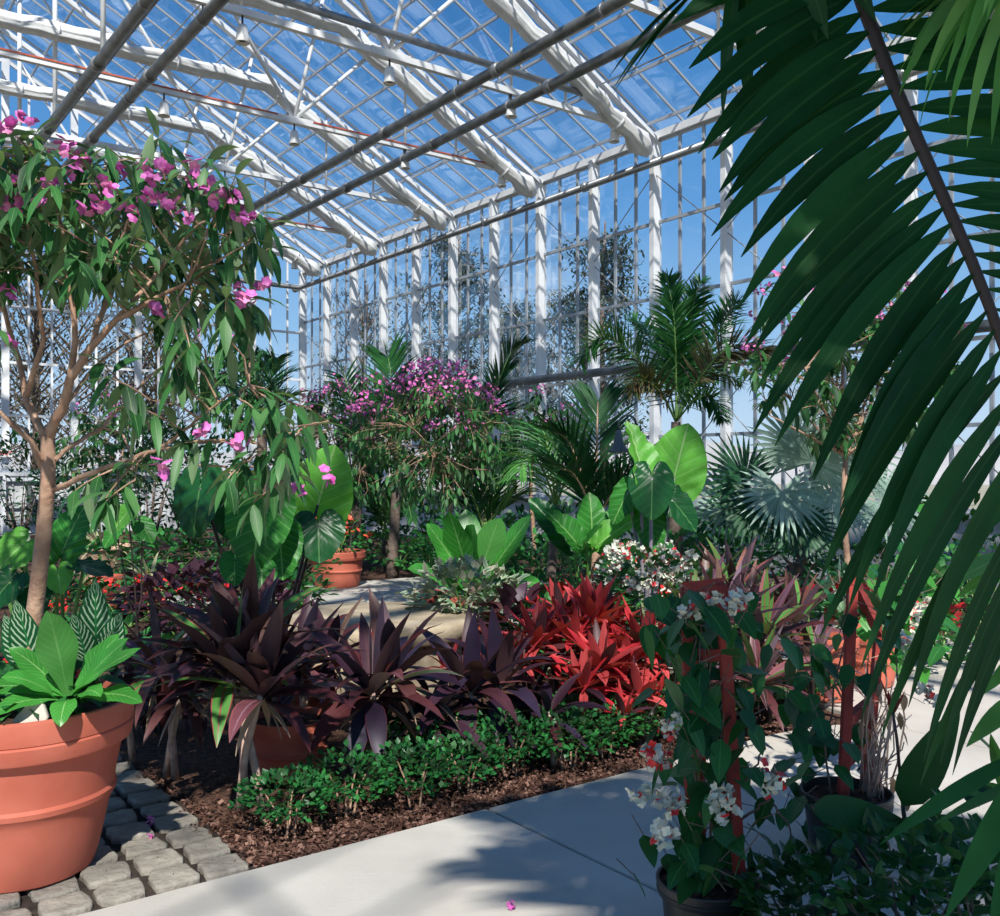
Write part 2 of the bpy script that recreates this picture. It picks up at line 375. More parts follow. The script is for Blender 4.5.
# right-hand glass wall: posts, one window per bay
for i, a in enumerate(COLS):
    mb = MB(); z1 = 7.0
    mb.bar(LW(a, WX - .07, 0), LW(a, WX - .07, z1), .14, .10, up=DL)
    mb.bar(LW(a, WX + .045, 0), LW(a, WX + .045, z1), .045, .05, up=DL)
    S(build('column', mb, 'white', smooth=False))
wn = 0
ZS = [1.0, 2.05, 3.1, 4.35, 5.6, 6.95]
for a1, a0 in zip(COLS, COLS[1:]):
    wn += 1
    w = tag(bpy.data.objects.new(f'window_{wn}', None), kind='structure'); COL.objects.link(w)
    fr = MB()
    for k in (1, 2):
        a = a0 + .5 * k; fr.bar(LW(a, WX, ZS[0]), LW(a, WX, ZS[-1]), .035, .05, up=DL)
    for z in ZS: fr.bar(LW(a0 + .05, WX, z), LW(a1 - .05, WX, z), .05, .05)
    build('glazing_bars', fr, 'alu', w, smooth=False)
    gl = MB(); gl.bar(LW(a0 + .05, WX + .01, (ZS[0] + ZS[-1]) / 2), LW(a1 - .05, WX + .01, (ZS[0] + ZS[-1]) / 2), .006, ZS[-1] - ZS[0])
    build('pane', gl, 'glass', w, smooth=False)
kn = MB(); kn.bar(LW(A0, WX + .02, .46), LW(GA, WX + .02, .46), .22, .92); kn.bar(LW(A0, WX - .01, .95), LW(GA, WX - .01, .95), .34, .07)
S(build('wall_right', kn, 'wall', smooth=False))
# wind bracing cables in every second bay pair
for i, a in enumerate(TRUSS[:8]):
    for (za, zb) in ((1.1, 3.9), (3.9, 6.4)):
        mb = MB(); mb.tube([LW(a, WX - .09, za), LW(a - 3, WX - .09, zb)], .009, 5); mb.tube([LW(a, WX - .08, zb), LW(a - 3, WX - .08, za)], .009, 5)
        S(build('trim', mb, 'tube'))
# eave beam and gutter tube
mb = MB(); mb.bar(LW(A0, WX - .02, 7.02), LW(GA, WX - .02, 7.02), .14, .12); S(build('beam', mb, 'white', smooth=False))
mb = MB(); mb.tube([LW(A0, WX - .26, 6.5), LW(GA - .3, WX - .26, 6.5), LW(GA - .3, LW0 + .3, 6.5)], .065, 12)
g = thing('eave_pipe', 'long grey pipe under the eaves of the glass wall, turning along the end wall', 'pipe', LW(11, WX - .26, 6.5))
build('run', mb, 'tube', g, g.location)
for a in COLS[::2]: mb = MB(); mb.tube([LW(a + .05, WX - .26, 6.5), LW(a - .05, WX - .26, 6.5)], .085, 12); build('collar', mb, 'tube', g, g.location)

# gable end wall
gc = [WX - 1.5 * k for k in range(1, 11)]
for w in gc:
    mb = MB(); mb.bar(LW(GA, w, 0), LW(GA, w, rz(w) - .05), .09, .16, up=DW); S(build('column', mb, 'white', smooth=False))
gz = [1.45, 2.77, 4.0, 5.3, 6.6]
for w1, w0 in zip([WX] + gc, gc):
    wn += 1
    e = tag(bpy.data.objects.new(f'window_{wn}', None), kind='structure'); COL.objects.link(e)
    fr = MB(); zt = min(rz(w0), rz(w1)) - .05
    for k in (1, 2):
        w = w0 + .5 * k; fr.bar(LW(GA, w, gz[0]), LW(GA, w, rz(w) - .05), .035, .05, up=DW)
    z = 6.6
    for z in gz + [7.9, 9.2, 10.5]:
        if z < zt: fr.bar(LW(GA, w0 + .04, z), LW(GA, w1 - .04, z), .06, .06)
    fr.bar(LW(GA, w0, rz(w0) - .08), LW(GA, w1, rz(w1) - .08), .07, .07)
    build('glazing_bars', fr, 'white', e, smooth=False)
    gl = MB()
    b = len(gl.v); q = [(w0 + .04, gz[0]), (w1 - .04, gz[0]), (w1 - .04, rz(w1 - .04) - .06), (w0 + .04, rz(w0 + .04) - .06)]
    if w0 < RW < w1: q = q[:3] + [(RW, rz(RW) - .06)] + q[3:]
    gl.v = [LW(GA + .005, w, z) for w, z in q] + [LW(GA - .005, w, z) for w, z in q]; n = len(q)
    gl.face(range(n)); gl.face([n + k for k in range(n)][::-1])
    for k in range(n): gl.face((k, (k + 1) % n, n + (k + 1) % n, n + k))
    build('pane', gl, 'glass', e, smooth=False)
mb = MB(); mb.bar(LW(GA, LW0, .69), LW(GA, WX, .69), .16, 1.38)
mb.bar(LW(GA - .05, LW0, 1.40), LW(GA - .05, WX, 1.40), .3, .08)
for k in range(60):
    w = LW0 + .27 * k; mb.bar(LW(GA - .09, w, .02), LW(GA - .09, w, 1.34), .05, .03, up=DW)
S(build('wall_end', mb, 'wall', smooth=False))
d = tag(bpy.data.objects.new('door_1', None), kind='structure'); COL.objects.link(d)
mb = MB(); w = 4.55
for dw in (-.5, .5): mb.bar(LW(GA - .14, w + dw, .03), LW(GA - .14, w + dw, 1.36), .14, .06, up=DW)
for z in (.13, 1.3): mb.bar(LW(GA - .14, w - .5, z), LW(GA - .14, w + .5, z), .06, .2 if z < 1 else .12)
build('door_frame', mb, 'door', d, smooth=False)
mb = MB(); mb.bar(LW(GA - .14, w, .2), LW(GA - .14, w, 1.26), .88, .01, up=DW); build('pane', mb, 'bell', d, smooth=False)
mb = MB(); mb.bar(LW(GA - .2, w - .5, .72), LW(GA - .2, w + .5, .72), .04, .04); build('push_bar', mb, 'tube', d, smooth=False)

# exit sign
ep = LW(GA - .16, 4.08, 1.88)
t = thing('exit_sign', 'small white exit sign with red letters on the end wall', 'sign', ep)
mb = MB(); mb.bar(ep - DW * .14, ep + DW * .14, .04, .17); build('panel', mb, 'sign_white', t, ep, False)
mb = MB(); mb.bar(ep - DW * .05 + UP * .085, ep - DW * .05 + UP * .16 + DL * .1, .03, .03); build('bracket', mb, 'sign_white', t, ep, False)
cu = bpy.data.curves.new('lettering', 'FONT'); cu.body = 'EXIT'; cu.size = .125; cu.align_x = 'CENTER'; cu.align_y = 'CENTER'; cu.extrude = .004; cu.offset = .003
cu.materials.append(M['sign_red']); o = bpy.data.objects.new('lettering', cu); COL.objects.link(o); o.parent = t
o.location = -DL * .024; o.rotation_euler = (pi / 2, 0, math.atan2(DW.y, DW.x))

# roof: purlins, glazed bays, trusses
for k in range(10):
    w = WX - .25 - k * .84
    for ww in (w, 2 * RW - w):
        mb = MB(); mb.bar(LW(A0, ww, rz(ww) - .07), LW(GA, ww, rz(ww) - .06), .03, .05); S(build('beam', mb, 'alu', smooth=False))
mb = MB(); mb.bar(LW(A0, RW, rz(RW) - .05), LW(GA, RW, rz(RW) - .05), .16, .12); S(build('beam', mb, 'white', smooth=False))
ends = [GA] + TRUSS + [A0]
for a1, a0 in zip(ends, ends[1:]):
    for side in (1, -1):
        wn += 1
        e = tag(bpy.data.objects.new(f'window_{wn}', None), kind='structure'); COL.objects.link(e)
        wb = WX if side == 1 else LW0
        fr = MB(); n = max(1, round((a1 - a0) / .6))
        for k in range(n + 1):
            a = a0 + (a1 - a0) * k / n; fr.bar(LW(a, wb, EZ - .01), LW(a, RW, rz(RW) - .01), .024, .04)
        build('glazing_bars', fr, 'alu', e, smooth=False)
        gl = MB(); am = (a0 + a1) / 2
        q = [LW(a0, wb, EZ), LW(a1, wb, EZ), LW(a1, RW, rz(RW)), LW(a0, RW, rz(RW))]
        gl.v = [p + UP * .03 for p in q] + [p + UP * .022 for p in q]
        gl.face((0, 1, 2, 3)); gl.face((7, 6, 5, 4))
        for k in range(4): gl.face((k, k + 4, (k + 1) % 4 + 4, (k + 1) % 4))
        build('pane', gl, 'glass', e, smooth=False)
def ray_roof(w, z, dw, dz):          # follow a brace up from (w, z) until just under the roof
    s = 0
    while z + dz * s < rz(w + dw * s) - .22 and s < 6: s += .02
    return w + dw * s, z + dz * s
ORD = ['fifth', 'fourth', 'third', 'second', 'nearest']
for ti, a in enumerate(TRUSS):
    e = thing('roof_truss', None, None, LW(a, RW, 7.05), kind='structure'); base = e.location.copy()
    for sgn in (1, -1):
        ww = lambda w: RW + sgn * (w - RW)
        mb = MB(); mb.bar(LW(a, ww(WX - .1), EZ - .12), LW(a, RW, rz(RW) - .16), .075, .11); mb.bar(LW(a - .09, ww(WX - .1), EZ - .17), LW(a - .09, RW, rz(RW) - .21), .05, .06)
        build('top_chord', mb, 'white', e, base, False)
        for dw, dz in ((-.83, 1.17), (.3, 1.25), (.8, .82)):
            if dw == -.83: w2, z2 = RW + .12, rz(RW) - .3
            else: w2, z2 = ray_roof(6.5, 7.05, dw, dz)
            mb = MB(); mb.tube([LW(a, ww(6.5), 7.08), LW(a, ww(w2), z2)], .032, 8); build('brace', mb, 'white', e, base)
        for wv in (8.55, 9.6):
            mb = MB(); mb.tube([LW(a, ww(wv), 7.05), LW(a, ww(wv), rz(wv) - .2)], .022, 8); build('hanger', mb, 'white', e, base)
        mb = MB(); mb.bar(LW(a, ww(6.2), 7.05), LW(a, ww(6.8), 7.05), .12, .10); build('gusset', mb, 'white', e, base, False)
    mb = MB(); mb.tube([LW(a, RW, 7.05), LW(a, RW, rz(RW) - .15)], .04, 8); build('king_post', mb, 'white', e, base)
    mb = MB(); mb.bar(LW(a, 2 * RW - 10.75, 7.05), LW(a, 10.75, 7.05), .085, .085); build('bottom_chord', mb, 'white', e, base, False)
    if ti in (3, 1): mb = MB(); mb.bar(LW(a - .05, 2 * RW - 10.6, 7.085), LW(a - .05, 10.6, 7.085), .012, .022); build('wire', mb, 'red_wire', e, base, False)
    if ti == 4: mb = MB(); mb.tube([LW(a - .1, 2 * RW - 10.2, 7.30), LW(a - .1, 10.2, 7.30)], .05, 10); build('conduit', mb, 'tube', e, base)
    if ti > 7: continue
    # bundled shade cloth: follows the slope, then runs level across the house
    far = ['on the farthest truss by the end wall', 'on the second truss from the end wall', 'on the third truss from the end wall', 'on the fourth truss from the end wall',
           'on the fifth truss from the end wall', 'on the truss at top centre', 'on the truss overhead', 'on the truss behind']
    if ti > 5: continue
    t = thing('shade_cloth', 'white bunched shade cloth roll ' + far[ti], 'shade cloth', LW(a, 7.25, 8.6), 'rolled shade cloths under the roof trusses')
    pts = []; rad = []
    def addp(w0, z0, w1, z1, n, skip):
        for k in range(skip, n + 1):
            f = k / n; pts.append(LW(a - .16 + U(-.03, .03), w0 + (w1 - w0) * f, z0 + (z1 - z0) * f + U(-.02, .02))); rad.append(U(.11, .145))
    addp(WX - .35, 6.66, 7.25, 8.72, 18, 0); addp(7.25, 8.72, -.05, 8.72, 26, 1); addp(-.05, 8.72, LW0 + .35, 6.66, 18, 1)
    rad[0] = .09; rad[-1] = .09; rad[1] = .2
    mb = MB(); mb.tube(pts, rad, 24)
    for k, p in enumerate(mb.v):                       # gathered folds
        j = k // 24; mb.v[k] = p + (p - pts[min(j, len(pts) - 1)]) * (.17 * sin(k % 24 * 2.1 + j * .21) + .13 * sin(k % 24 * .9 - j * .35))
    build('roll', mb, 'cloth', t, t.location)
    for k in range(3, len(pts) - 2, 7):
        mb = MB(); dd = (pts[k + 1] - pts[k - 1]).normalized() * .02; mb.tube([pts[k] - dd, pts[k] + dd], rad[k] + .02, 12); build('tie', mb, 'white', t, t.location)
    # bell lamps under the bottom chord
    LB = ['at the end wall', 'next to the end wall', 'third from the end wall', 'fourth from the end wall', 'fifth from the end wall']
    for wl, side in ((10.62, 'glass wall side'), (8.55, 'beneath the right pipe pair'), (6.5, 'left of the right pipe pair'), (4.45, 'nearest the ridge')):
        if (ti, wl) in ((0, 8.55), (1, 8.55), (2, 8.55), (5, 4.45), (5, 6.5), (5, 8.55), (0, 4.45)): continue
        c = LW(a, wl, 6.78 if wl < 10 else 6.84); tr = ['truss at the end wall', 'second truss from the end wall', 'third truss from the end wall', 'fourth truss from the end wall', 'fifth truss from the end wall', 'truss at top centre'][ti]
        t = thing('bell_lamp', f'bell lamp under the {tr}, {side}', 'lamp', c, 'white bell lamps under the roof trusses')
        mb = MB(); mb.lathe([(.012, .12), (.05, .11), (.066, .06), (.075, -.06), (.088, -.10), (.082, -.105), (.06, -.05), (.05, .02), (.0, .03)], 20); build('shade', mb, 'lamp', t)
        mb = MB(); mb.tube([(0, 0, .27), (0, 0, .11)], .014, 8); build('hanger', mb, 'dark', t)
        mb = MB(); mb.lathe([(.001, -.09), (.035, -.08), (.045, -.04), (.03, 0), (.001, .01)], 14); build('bulb', mb, 'dark', t)

# long dark pipes under the trusses
for w, zz, lab in ((3.30, 6.84, 'dark overhead pipe farthest left, running under the trusses'), (3.97, 6.84, 'dark overhead pipe second from left, running under the trusses'),
                   (7.62, 6.84, 'dark overhead pipe of the right pair, farther from the glass wall'), (8.53, 6.84, 'dark overhead pipe of the right pair, nearer the glass wall')):
    t = thing('overhead_pipe', lab, 'pipe', LW(10, w, zz), 'overhead pipes along the house')
    mb = MB(); mb.tube([LW(A0, w, zz), LW(GA - .35, w, zz)], .072, 14); build('run', mb, 'pipe', t, t.location)
    for k in range(9):
        a = TRUSS[k] - .9; mb = MB(); mb.tube([LW(a - .06, w, zz), LW(a + .06, w, zz)], .092, 14); build('coupling', mb, 'tube', t, t.location)
    for a in TRUSS:
        mb = MB(); mb.tube([LW(a + .02, w, zz + .07), LW(a + .02, w, 7.02)], .014, 6); mb.tube([LW(a, w, zz), LW(a + .04, w, zz)], .082, 14); build('clamp', mb, 'tube', t, t.location)
    if w in (3.30, 8.53):
        mb = MB(); mb.tube([LW(A0, w + .14, zz + .07), LW(GA - .4, w + .14, zz + .07)], .018, 8); build('cable', mb, 'tube', t, t.location)
# shade wires between trusses, running lengthwise
for w, z in ((5.3, 8.9), (6.3, 8.9), (9.3, 7.9), (10.1, 7.45)):
    t = thing('shade_wire', f'thin lengthwise wire under the roof, {["first", "second", "third", "fourth"][(5.3, 6.3, 9.3, 10.1).index(w)]} from the ridge', 'wire', LW(10, w, z), 'lengthwise wires under the roof')
    mb = MB(); mb.tube([LW(A0, w, z), LW(GA - .1, w, z)], .012, 6); build('strand', mb, 'tube', t, t.location)
    mb = MB(); mb.tube([LW(GA - .12, w, z), LW(GA - .04, w, z)], .03, 8); build('anchor', mb, 'tube', t, t.location)
# heating pipe on the glass wall
t = thing('wall_pipe', 'thick dark pipe along the glass wall above the palms', 'pipe', LW(8, WX - .22, 3.2))
mb = MB(); mb.tube([LW(A0, WX - .24, 3.2), LW(15.75, WX - .24, 3.2)], .075, 14); build('run', mb, 'pipe', t, t.location)
for a in COLS[6:]:
    mb = MB(); mb.bar(LW(a, WX - .24, 3.11), LW(a, WX - .1, 3.11), .05, .03); build('bracket', mb, 'tube', t, t.location, False)

# ------------------------------------------------------------------ floor
def quad(mb, a0, a1, w0, w1, z, mi=0):
    b = len(mb.v); mb.v.extend([LW(a0, w0, z), LW(a0, w1, z), LW(a1, w1, z), LW(a1, w0, z)]); mb.face((b + 3, b + 2, b + 1, b), None, mi)
mb = MB(); mb.slab([LW(a, w)[:2] for a, w in ((A0, -5), (GA, -5), (GA, WX), (A0, WX))][::-1], -.3, -.03)
S(build('floor', mb, 'soil', smooth=False))
mb = MB(); mb.slab([(-150, -60), (150, -60), (150, 220), (-150, 220)], -.6, -.32); S(build('ground', mb, 'earth', smooth=False))
def slabs(poly): return [LW(a, w)[:2] for a, w in poly][::-1]
J = .008
for poly in ([(A0, -5), (3.45, -5), (3.45, 2.5 - J), (A0, 2.5 - J)], [(A0, 2.5 + J), (3.45, 2.5 + J), (3.45, 4.5), (3.40, 4.9), (3.2, 5.2 - J), (A0, 5.2 - J)],
             [(A0, 5.2 + J), (3.2, 5.2 + J), (3.8, 5.35), (3.8, 8.4), (A0, 8.4)], [(3.8 + J * 2, 5.35), (6.8, 5.35), (6.8, 8.4), (3.8 + J * 2, 8.4)], [(6.8 + J * 2, 5.35), (9.8, 5.35), (9.8, 8.4), (6.8 + J * 2, 8.4)],
             [(9.8 + J, 3.5), (11.5, 3.5), (11.5, 6.0 - J), (9.8 + J, 6.0 - J)], [(9.8 + J, 6.0 + J), (11.5, 6.0 + J), (11.5, 8.4), (9.8 + J, 8.4)]):
    mb = MB(); mb.slab(slabs(poly), -.08, 0, 0, .008); S(build('path', mb, 'concrete', smooth=False))
# granite setts under the big pot: a bed of grit with dressed stones
mb = MB(); mb.slab(slabs([(3.46, -5), (6.2, -5), (6.2, 1.45), (3.46, 1.45)]), -.07, -.018, 0)
P = .187
for i in range(14):
    for j in range(22):
        a = 3.465 + i * P; w = 1.43 - (j + 1) * P
        g = .013; n = 6
        pa = [(a + g, w + g), (a + P - g, w + g), (a + P - g, w + P - g), (a + g, w + P - g)]
        ring = []
        for (x0, y0), (x1, y1) in zip(pa, pa[1:] + pa[:1]):
            for k in range(3):
                f = k / 3 + .08; jj = .007
                ring.append((x0 + (x1 - x0) * f + U(-jj, jj), y0 + (y1 - y0) * f + U(-jj, jj)))
        h = U(-.004, .007); ca, cw = a + P / 2, w + P / 2
        tx, ty = U(-.03, .03), U(-.03, .03)
        def rg(k, z, jit=0): return [LW(ca + (x - ca) * k, cw + (y - cw) * k, z + h + (x - ca) * tx + (y - cw) * ty + U(-jit, jit)) for x, y in ring]
        rows = [rg(1, -.05), rg(1.0, -.008), rg(.975, .0), rg(.9, .003, .002), rg(.72, .004, .003), rg(.45, .004, .003), rg(.02, .004)]
        mb.strip([list(reversed(r)) for r in rows], None, 1, True)
S(build('floor_setts', mb, ['grout', 'sett']))
# loose bark mulch
mb = MB()
def chip(a, w, s, z0=-.028):
    c = LW(a, w, z0 + U(0, .024)); q = Quaternion((U(-1, 1), U(-1, 1), 1.6), U(0, 6.3))
    x = q @ V((s, 0, U(-.4, .4) * s)); y = q @ V((0, s * U(.3, .6), U(-.4, .4) * s)); n = q @ V((0, 0, s * .25))
    b = len(mb.v); mb.v.extend([c - x - y, c + x - y * .8, c + x * .9 + y, c - x + y, c - x - y + n, c + x - y * .8 + n, c + x * .9 + y + n, c - x + y + n])
    for f in ((4, 5, 6, 7), (0, 1, 5, 4), (1, 2, 6, 5), (2, 3, 7, 6), (3, 0, 4, 7)): mb.face([b + k for k in f])
for _ in range(11000): chip(3.47 + abs(random.gauss(0, .42)), U(1.44, 4.9), U(.005, .013))
for _ in range(500): chip(U(3.5, 5), U(1.36, 1.5), U(.005, .011), -.02)
tag(build('bark_mulch', mb, 'chip', smooth=False), 'loose brown bark mulch along the edge of the planting bed', 'mulch', kind='stuff')

# ------------------------------------------------------------------ outside
for k, (a, w, h) in enumerate(((29, 19.6, 11.4), (30.4, 23.2, 9.0), (26, 24, 11.5), (28, 25, 9), (33, 18, 9.5), (36, 11, 9.0), (34, 6.5, 8.5), (38, 2.5, 10), (33, 0, 8), (23, 34, 6.5), (31, 4.2, 7.5), (30, 8.6, 6.5), (40, 9, 11), (41, 5, 11))):
    p = LW(a, w, -.32); ever = k in (0, 1, 2, 7)
    lab = ['tall dark evergreen outside the glass wall, above the flower-covered glory bush', 'lower dark evergreen outside the glass wall, right of the tall one', 'dark evergreen tree outside the glass wall beyond the bare trees', 'bare tree outside at the far corner',
           'bare brown tree outside the end wall, right of the potted tree', 'brown tree outside the end wall, behind the corner', 'bare brown tree outside the end wall, behind the potted tree crown', 'tall evergreen outside the end wall', 'bare tree outside the end wall, left of the trunk', 'small tree far outside the glass wall', 'low brown tree close outside the end wall, near the exit sign', 'low brown tree close outside the end wall, right of the long low branch', 'tall far tree outside the end wall, behind the brown ones', 'tall far tree outside the end wall, behind the exit sign'][k]
    t = thing('outdoor_tree', lab, 'tree', p, 'trees outside the glass')
    tk = MB(); br = []
    tk.tube([p, p + V((.1, 0, h * .3)), p + V((.0, .1, h * .6)), p + V((.15, 0, h * .95))], [.2, .16, .1, .03], 8)
    fo = MB()
    for j in range(60):
        z = U(.22, .95) * h; r = (h * .30 * sin(pi * min(1, (z / h) ** .8)) + .3) * U(.5, 1); f = U(0, 6.28)
        q0 = p + V((0, 0, z * .86)); q1 = p + V((cos(f) * r, sin(f) * r, z + r * (.45 if not ever else -.05)))
        tk.tube([q0, (q0 + q1) / 2 + UP * .1, q1], [.04, .025, .01], 4, caps=False)
        for m in range(44 if not ever else 120):
            g_ = U(.35, 1.05); c = q0 + (q1 - q0) * g_ + V((U(-.5, .5), U(-.5, .5), U(-.4, .4)))
            leaf(fo, c, (U(-1, 1), U(-1, 1), U(-1, .6)), .20 if not ever else .26, .07 if not ever else .10, 2, .2)
    build('trunk', tk, 'bark_dark', t, p); tag(build('foliage', fo, 'pine' if ever else 'oak', t, p), kind=None)
mb = MB(); rows = []
for j in range(4):
    rows.append([V((cos(f) * (150 + 14 * j), sin(f) * (150 + 14 * j) - 20, [-.6, 4.5, 6.2, 5][j] * (1 + .3 * sin(f * 9) + .15 * sin(f * 23)))) for f in [R(-20 + 220 * k / 80) for k in range(81)]])
mb.strip([list(r) for r in rows]); S(build('hill', mb, 'hill'))
# ------------------------------------------------------------------ pots
def pot(label, pos, r, h, rb=None, mat='terra', group='terracotta pots', soil=.08, name='terracotta_pot', rings=True, tilt=0):
    rb = rb or r * .64
    t = thing(name, label, 'plant pot', pos, group)
    rl = r * .885                                  # body radius just under the lip
    def rr(z): return rb + (rl - rb) * (z / (h * .76)) ** .9
    p = [(.001, 0), (rb - .02, 0), (rb, .012)]
    for z in (.1, .2, .30, .38): p.append((rr(z * h), z * h))
    if rings: p += [(rr(.42 * h) + .006, .42 * h), (rr(.44 * h) + .014, .44 * h), (rr(.47 * h) + .014, .47 * h), (rr(.49 * h) + .004, .49 * h)]
    for z in (.55, .65, .74): p.append((rr(z * h), z * h))
    p += [(rl, .757 * h), (r * .955, .762 * h), (r * .965, .775 * h), (r * .985, .85 * h), (r * .978, .858 * h), (r * .968, .862 * h), (r * .978, .868 * h), (r * .997, .98 * h), (r * .99, .995 * h), (r * .96, h), (r * .93, .99 * h), (r * .9, (.97 - soil) * h)]
    mb = MB(); mb.lathe(p, 72); mb.disc(rb - .02, .001)
    build('body', mb, mat, t, sharp=28)
    mb = MB(); n = 40; rows = []
    for k in range(9):
        q = max(.004, r * .905 * k / 8); rows.append([V((q * cos(2 * pi * j / n), q * sin(2 * pi * j / n), (.955 - soil) * h + U(-.008, .010) + .02 * (1 - k / 8))) for j in range(n)])
    mb.strip(rows, None, 0, True)
    for _ in range(int(260 * r)):
        f = U(0, 6.28); q = r * .86 * math.sqrt(rnd()); c = V((q * cos(f), q * sin(f), (.965 - soil) * h + .01)); leaf(mb, c, (U(-1, 1), U(-1, 1), .2), .025, .012, 1, .1)
    build('soil', mb, 'soil', t)
    return t
POT = V((-1.80, 3.62, 0))
pot('big terracotta pot with ringed sides on the cobbles', POT, .40, .637, .25, soil=.02)

def sprig(lf, tw, p, d, n, L, W, tlen=.22, droop=.9, up=.0):
    d = V(d).normalized(); pts = [V(p)]; dd = d.copy(); st = tlen / n
    for k in range(n):
        q = pts[-1] + dd * st; pts.append(q); dd = (dd + V((0, 0, -.10 + up))).normalized()
        s = dd.cross(UP); s = s.normalized() if s.length > .05 else V((1, 0, 0))
        s = Quaternion(dd, k * 1.57 + U(-.4, .4)) @ s
        for sg in (-1, 1):
            if rnd() < .9: leaf(lf, q, s * sg * .7 + dd * .3 + V((0, 0, U(-1.3, -.25))), L * U(.7, 1.15), W * U(.85, 1.15), 5, droop * U(.7, 1.4), .22, roll=U(-.5, .5))
    leaf(lf, pts[-1], dd + V((0, 0, -.2)), L * .8, W * .8, 5, droop, .2)
    tw.tube(pts, [.004, .0018], 5, caps=False)
    return pts[-1]

def glory_tree(label, base, trunk, branches, targets, L, W, leafm, barkm, flowers, fkind, nl=4, tl=.2, rtrunk=(.034, .024), reach=.006, fs=1, group='glory bush trees', droop=.9, thin=3):
    t = thing('glory_tree', label, 'tree', base, group)
    tk = MB(); tk.tube(trunk, [rtrunk[0] + (rtrunk[1] - rtrunk[0]) * i / (len(trunk) - 1) for i in range(len(trunk))], 12)
    build('trunk', tk, barkm, t, V(base))
    nodes = []
    bm_ = MB()
    for br, r0 in branches:
        rad = [max(.004, r0 * (1 - .75 * i / (len(br) - 1))) for i in range(len(br))]
        sm = [V(br[0])]; rr = [rad[0]]
        for i in range(len(br) - 1):
            for k in (1, 2, 3):
                f = k / 3; sm.append(V(br[i]).lerp(V(br[i + 1]), f) + V((U(-1, 1), U(-1, 1), U(-1, 1))) * .006); rr.append(rad[i] + (rad[i + 1] - rad[i]) * f)
        bm_.tube(sm, rr, 8)
        nodes += sm[2:]
    build('branches', bm_, barkm, t, V(base))
    lf, tw = MB(), MB(); tips = []
    for c in targets:
        c = V(c); nb = min(nodes, key=lambda q: (q - c).length)
        mid = (nb + c) / 2 + V((U(-1, 1), U(-1, 1), .6)) * (c - nb).length * .12
        tw.tube([nb, nb.lerp(mid, .5), mid, mid.lerp(c, .6), c], [reach, reach * .4], 5, caps=False)
        d = (c - nb); d = d.normalized() if d.length > .01 else V((0, 0, 1))
        tips.append(sprig(lf, tw, c, d + V((U(-.5, .5), U(-.5, .5), U(-.1, .4))), nl, L, W, tl, droop))
        for _ in range(thin):
            q = nb.lerp(c, U(.35, .95)); leaf(lf, q, (U(-1, 1), U(-1, 1), U(-.6, .3)), L * U(.7, 1.1), W, 5, droop, .2)
    build('twigs', tw, barkm, t, V(base)); build('foliage', lf, leafm, t, V(base))
    fl = list(flowers)
    if isinstance(fl[0], (int, float)):
        tips.sort(key=lambda p: -p.z + U(0, fl[1])); fl = [p + V((U(-.05, .05), U(-.05, .05), .03)) for p in tips[:int(fl[0])]]
    for p in fl[:95]: place('blossom', random.choice(FL[fkind]), t, V(p) - V(base), fs * U(.8, 1.15))
    return t, lf, tips

# the potted glory bush at the left
def PX(l): return [at(*q) for q in l]
tb = at(24, 700, 3.62)
trunk = PX([(24, 706, 3.62), (31, 640, 3.62), (38, 585, 3.62), (44, 530, 3.61), (48, 480, 3.6), (48, 436, 3.6)])
BR = [(PX([(48, 440, 3.6), (62, 408, 3.56), (70, 380, 3.5), (92, 348, 3.45), (116, 320, 3.4), (150, 300, 3.38), (190, 280, 3.3)]), .022),
      (PX([(48, 440, 3.6), (40, 428, 3.6), (27, 399, 3.65), (18, 360, 3.7), (4, 310, 3.75), (-14, 250, 3.8)]), .019),
      (PX([(45, 472, 3.6), (31, 443, 3.55), (8, 418, 3.5), (-22, 392, 3.45), (-50, 350, 3.4)]), .013),
      (PX([(44, 462, 3.6), (25, 430, 3.7), (0, 412, 3.8), (-40, 380, 3.9)]), .009),
      (PX([(53, 490, 3.6), (75, 480, 3.55), (103, 469, 3.5), (140, 456, 3.42), (164, 447, 3.4), (190, 424, 3.36), (218, 402, 3.32), (250, 386, 3.3)]), .012),
      (PX([(160, 449, 3.4), (205, 442, 3.36), (248, 440, 3.3), (300, 430, 3.25), (330, 420, 3.22)]), .007),
      (PX([(248, 440, 3.3), (262, 446, 3.3), (280, 462, 3.28), (300, 468, 3.26)]), .005),
      (PX([(175, 450, 3.4), (196, 464, 3.38), (225, 466, 3.36), (238, 484, 3.34), (258, 494, 3.32)]), .005),
      (PX([(55, 460, 3.6), (80, 440, 3.68), (104, 426, 3.75), (125, 402, 3.8), (146, 380, 3.9), (190, 345, 4.0), (220, 300, 4.05)]), .010),
      (PX([(70, 385, 3.5), (76, 340, 3.5), (70, 290, 3.5), (62, 230, 3.5), (52, 170, 3.5)]), .014),
      (PX([(92, 348, 3.45), (112, 280, 3.6), (126, 225, 3.7), (145, 180, 3.7)]), .012),
      (PX([(26, 399, 3.65), (42, 340, 3.6), (36, 270, 3.5), (22, 190, 3.4), (18, 140, 3.4)]), .012),
      (PX([(116, 320, 3.4), (165, 262, 3.5), (198, 225, 3.5), (228, 205, 3.5)]), .010),
      (PX([(60, 410, 3.56), (100, 360, 3.8), (140, 335, 3.9), (190, 322, 3.95)]), .009),
      (PX([(4, 310, 3.75), (-60, 250, 3.7), (-110, 180, 3.6)]), .011), (PX([(-22, 392, 3.45), (-90, 300, 3.3), (-140, 220, 3.2)]), .01),
      (PX([(102, 426, 3.75), (122, 432, 3.7), (130, 448, 3.65), (132, 470, 3.6)]), .004)]
TG = []
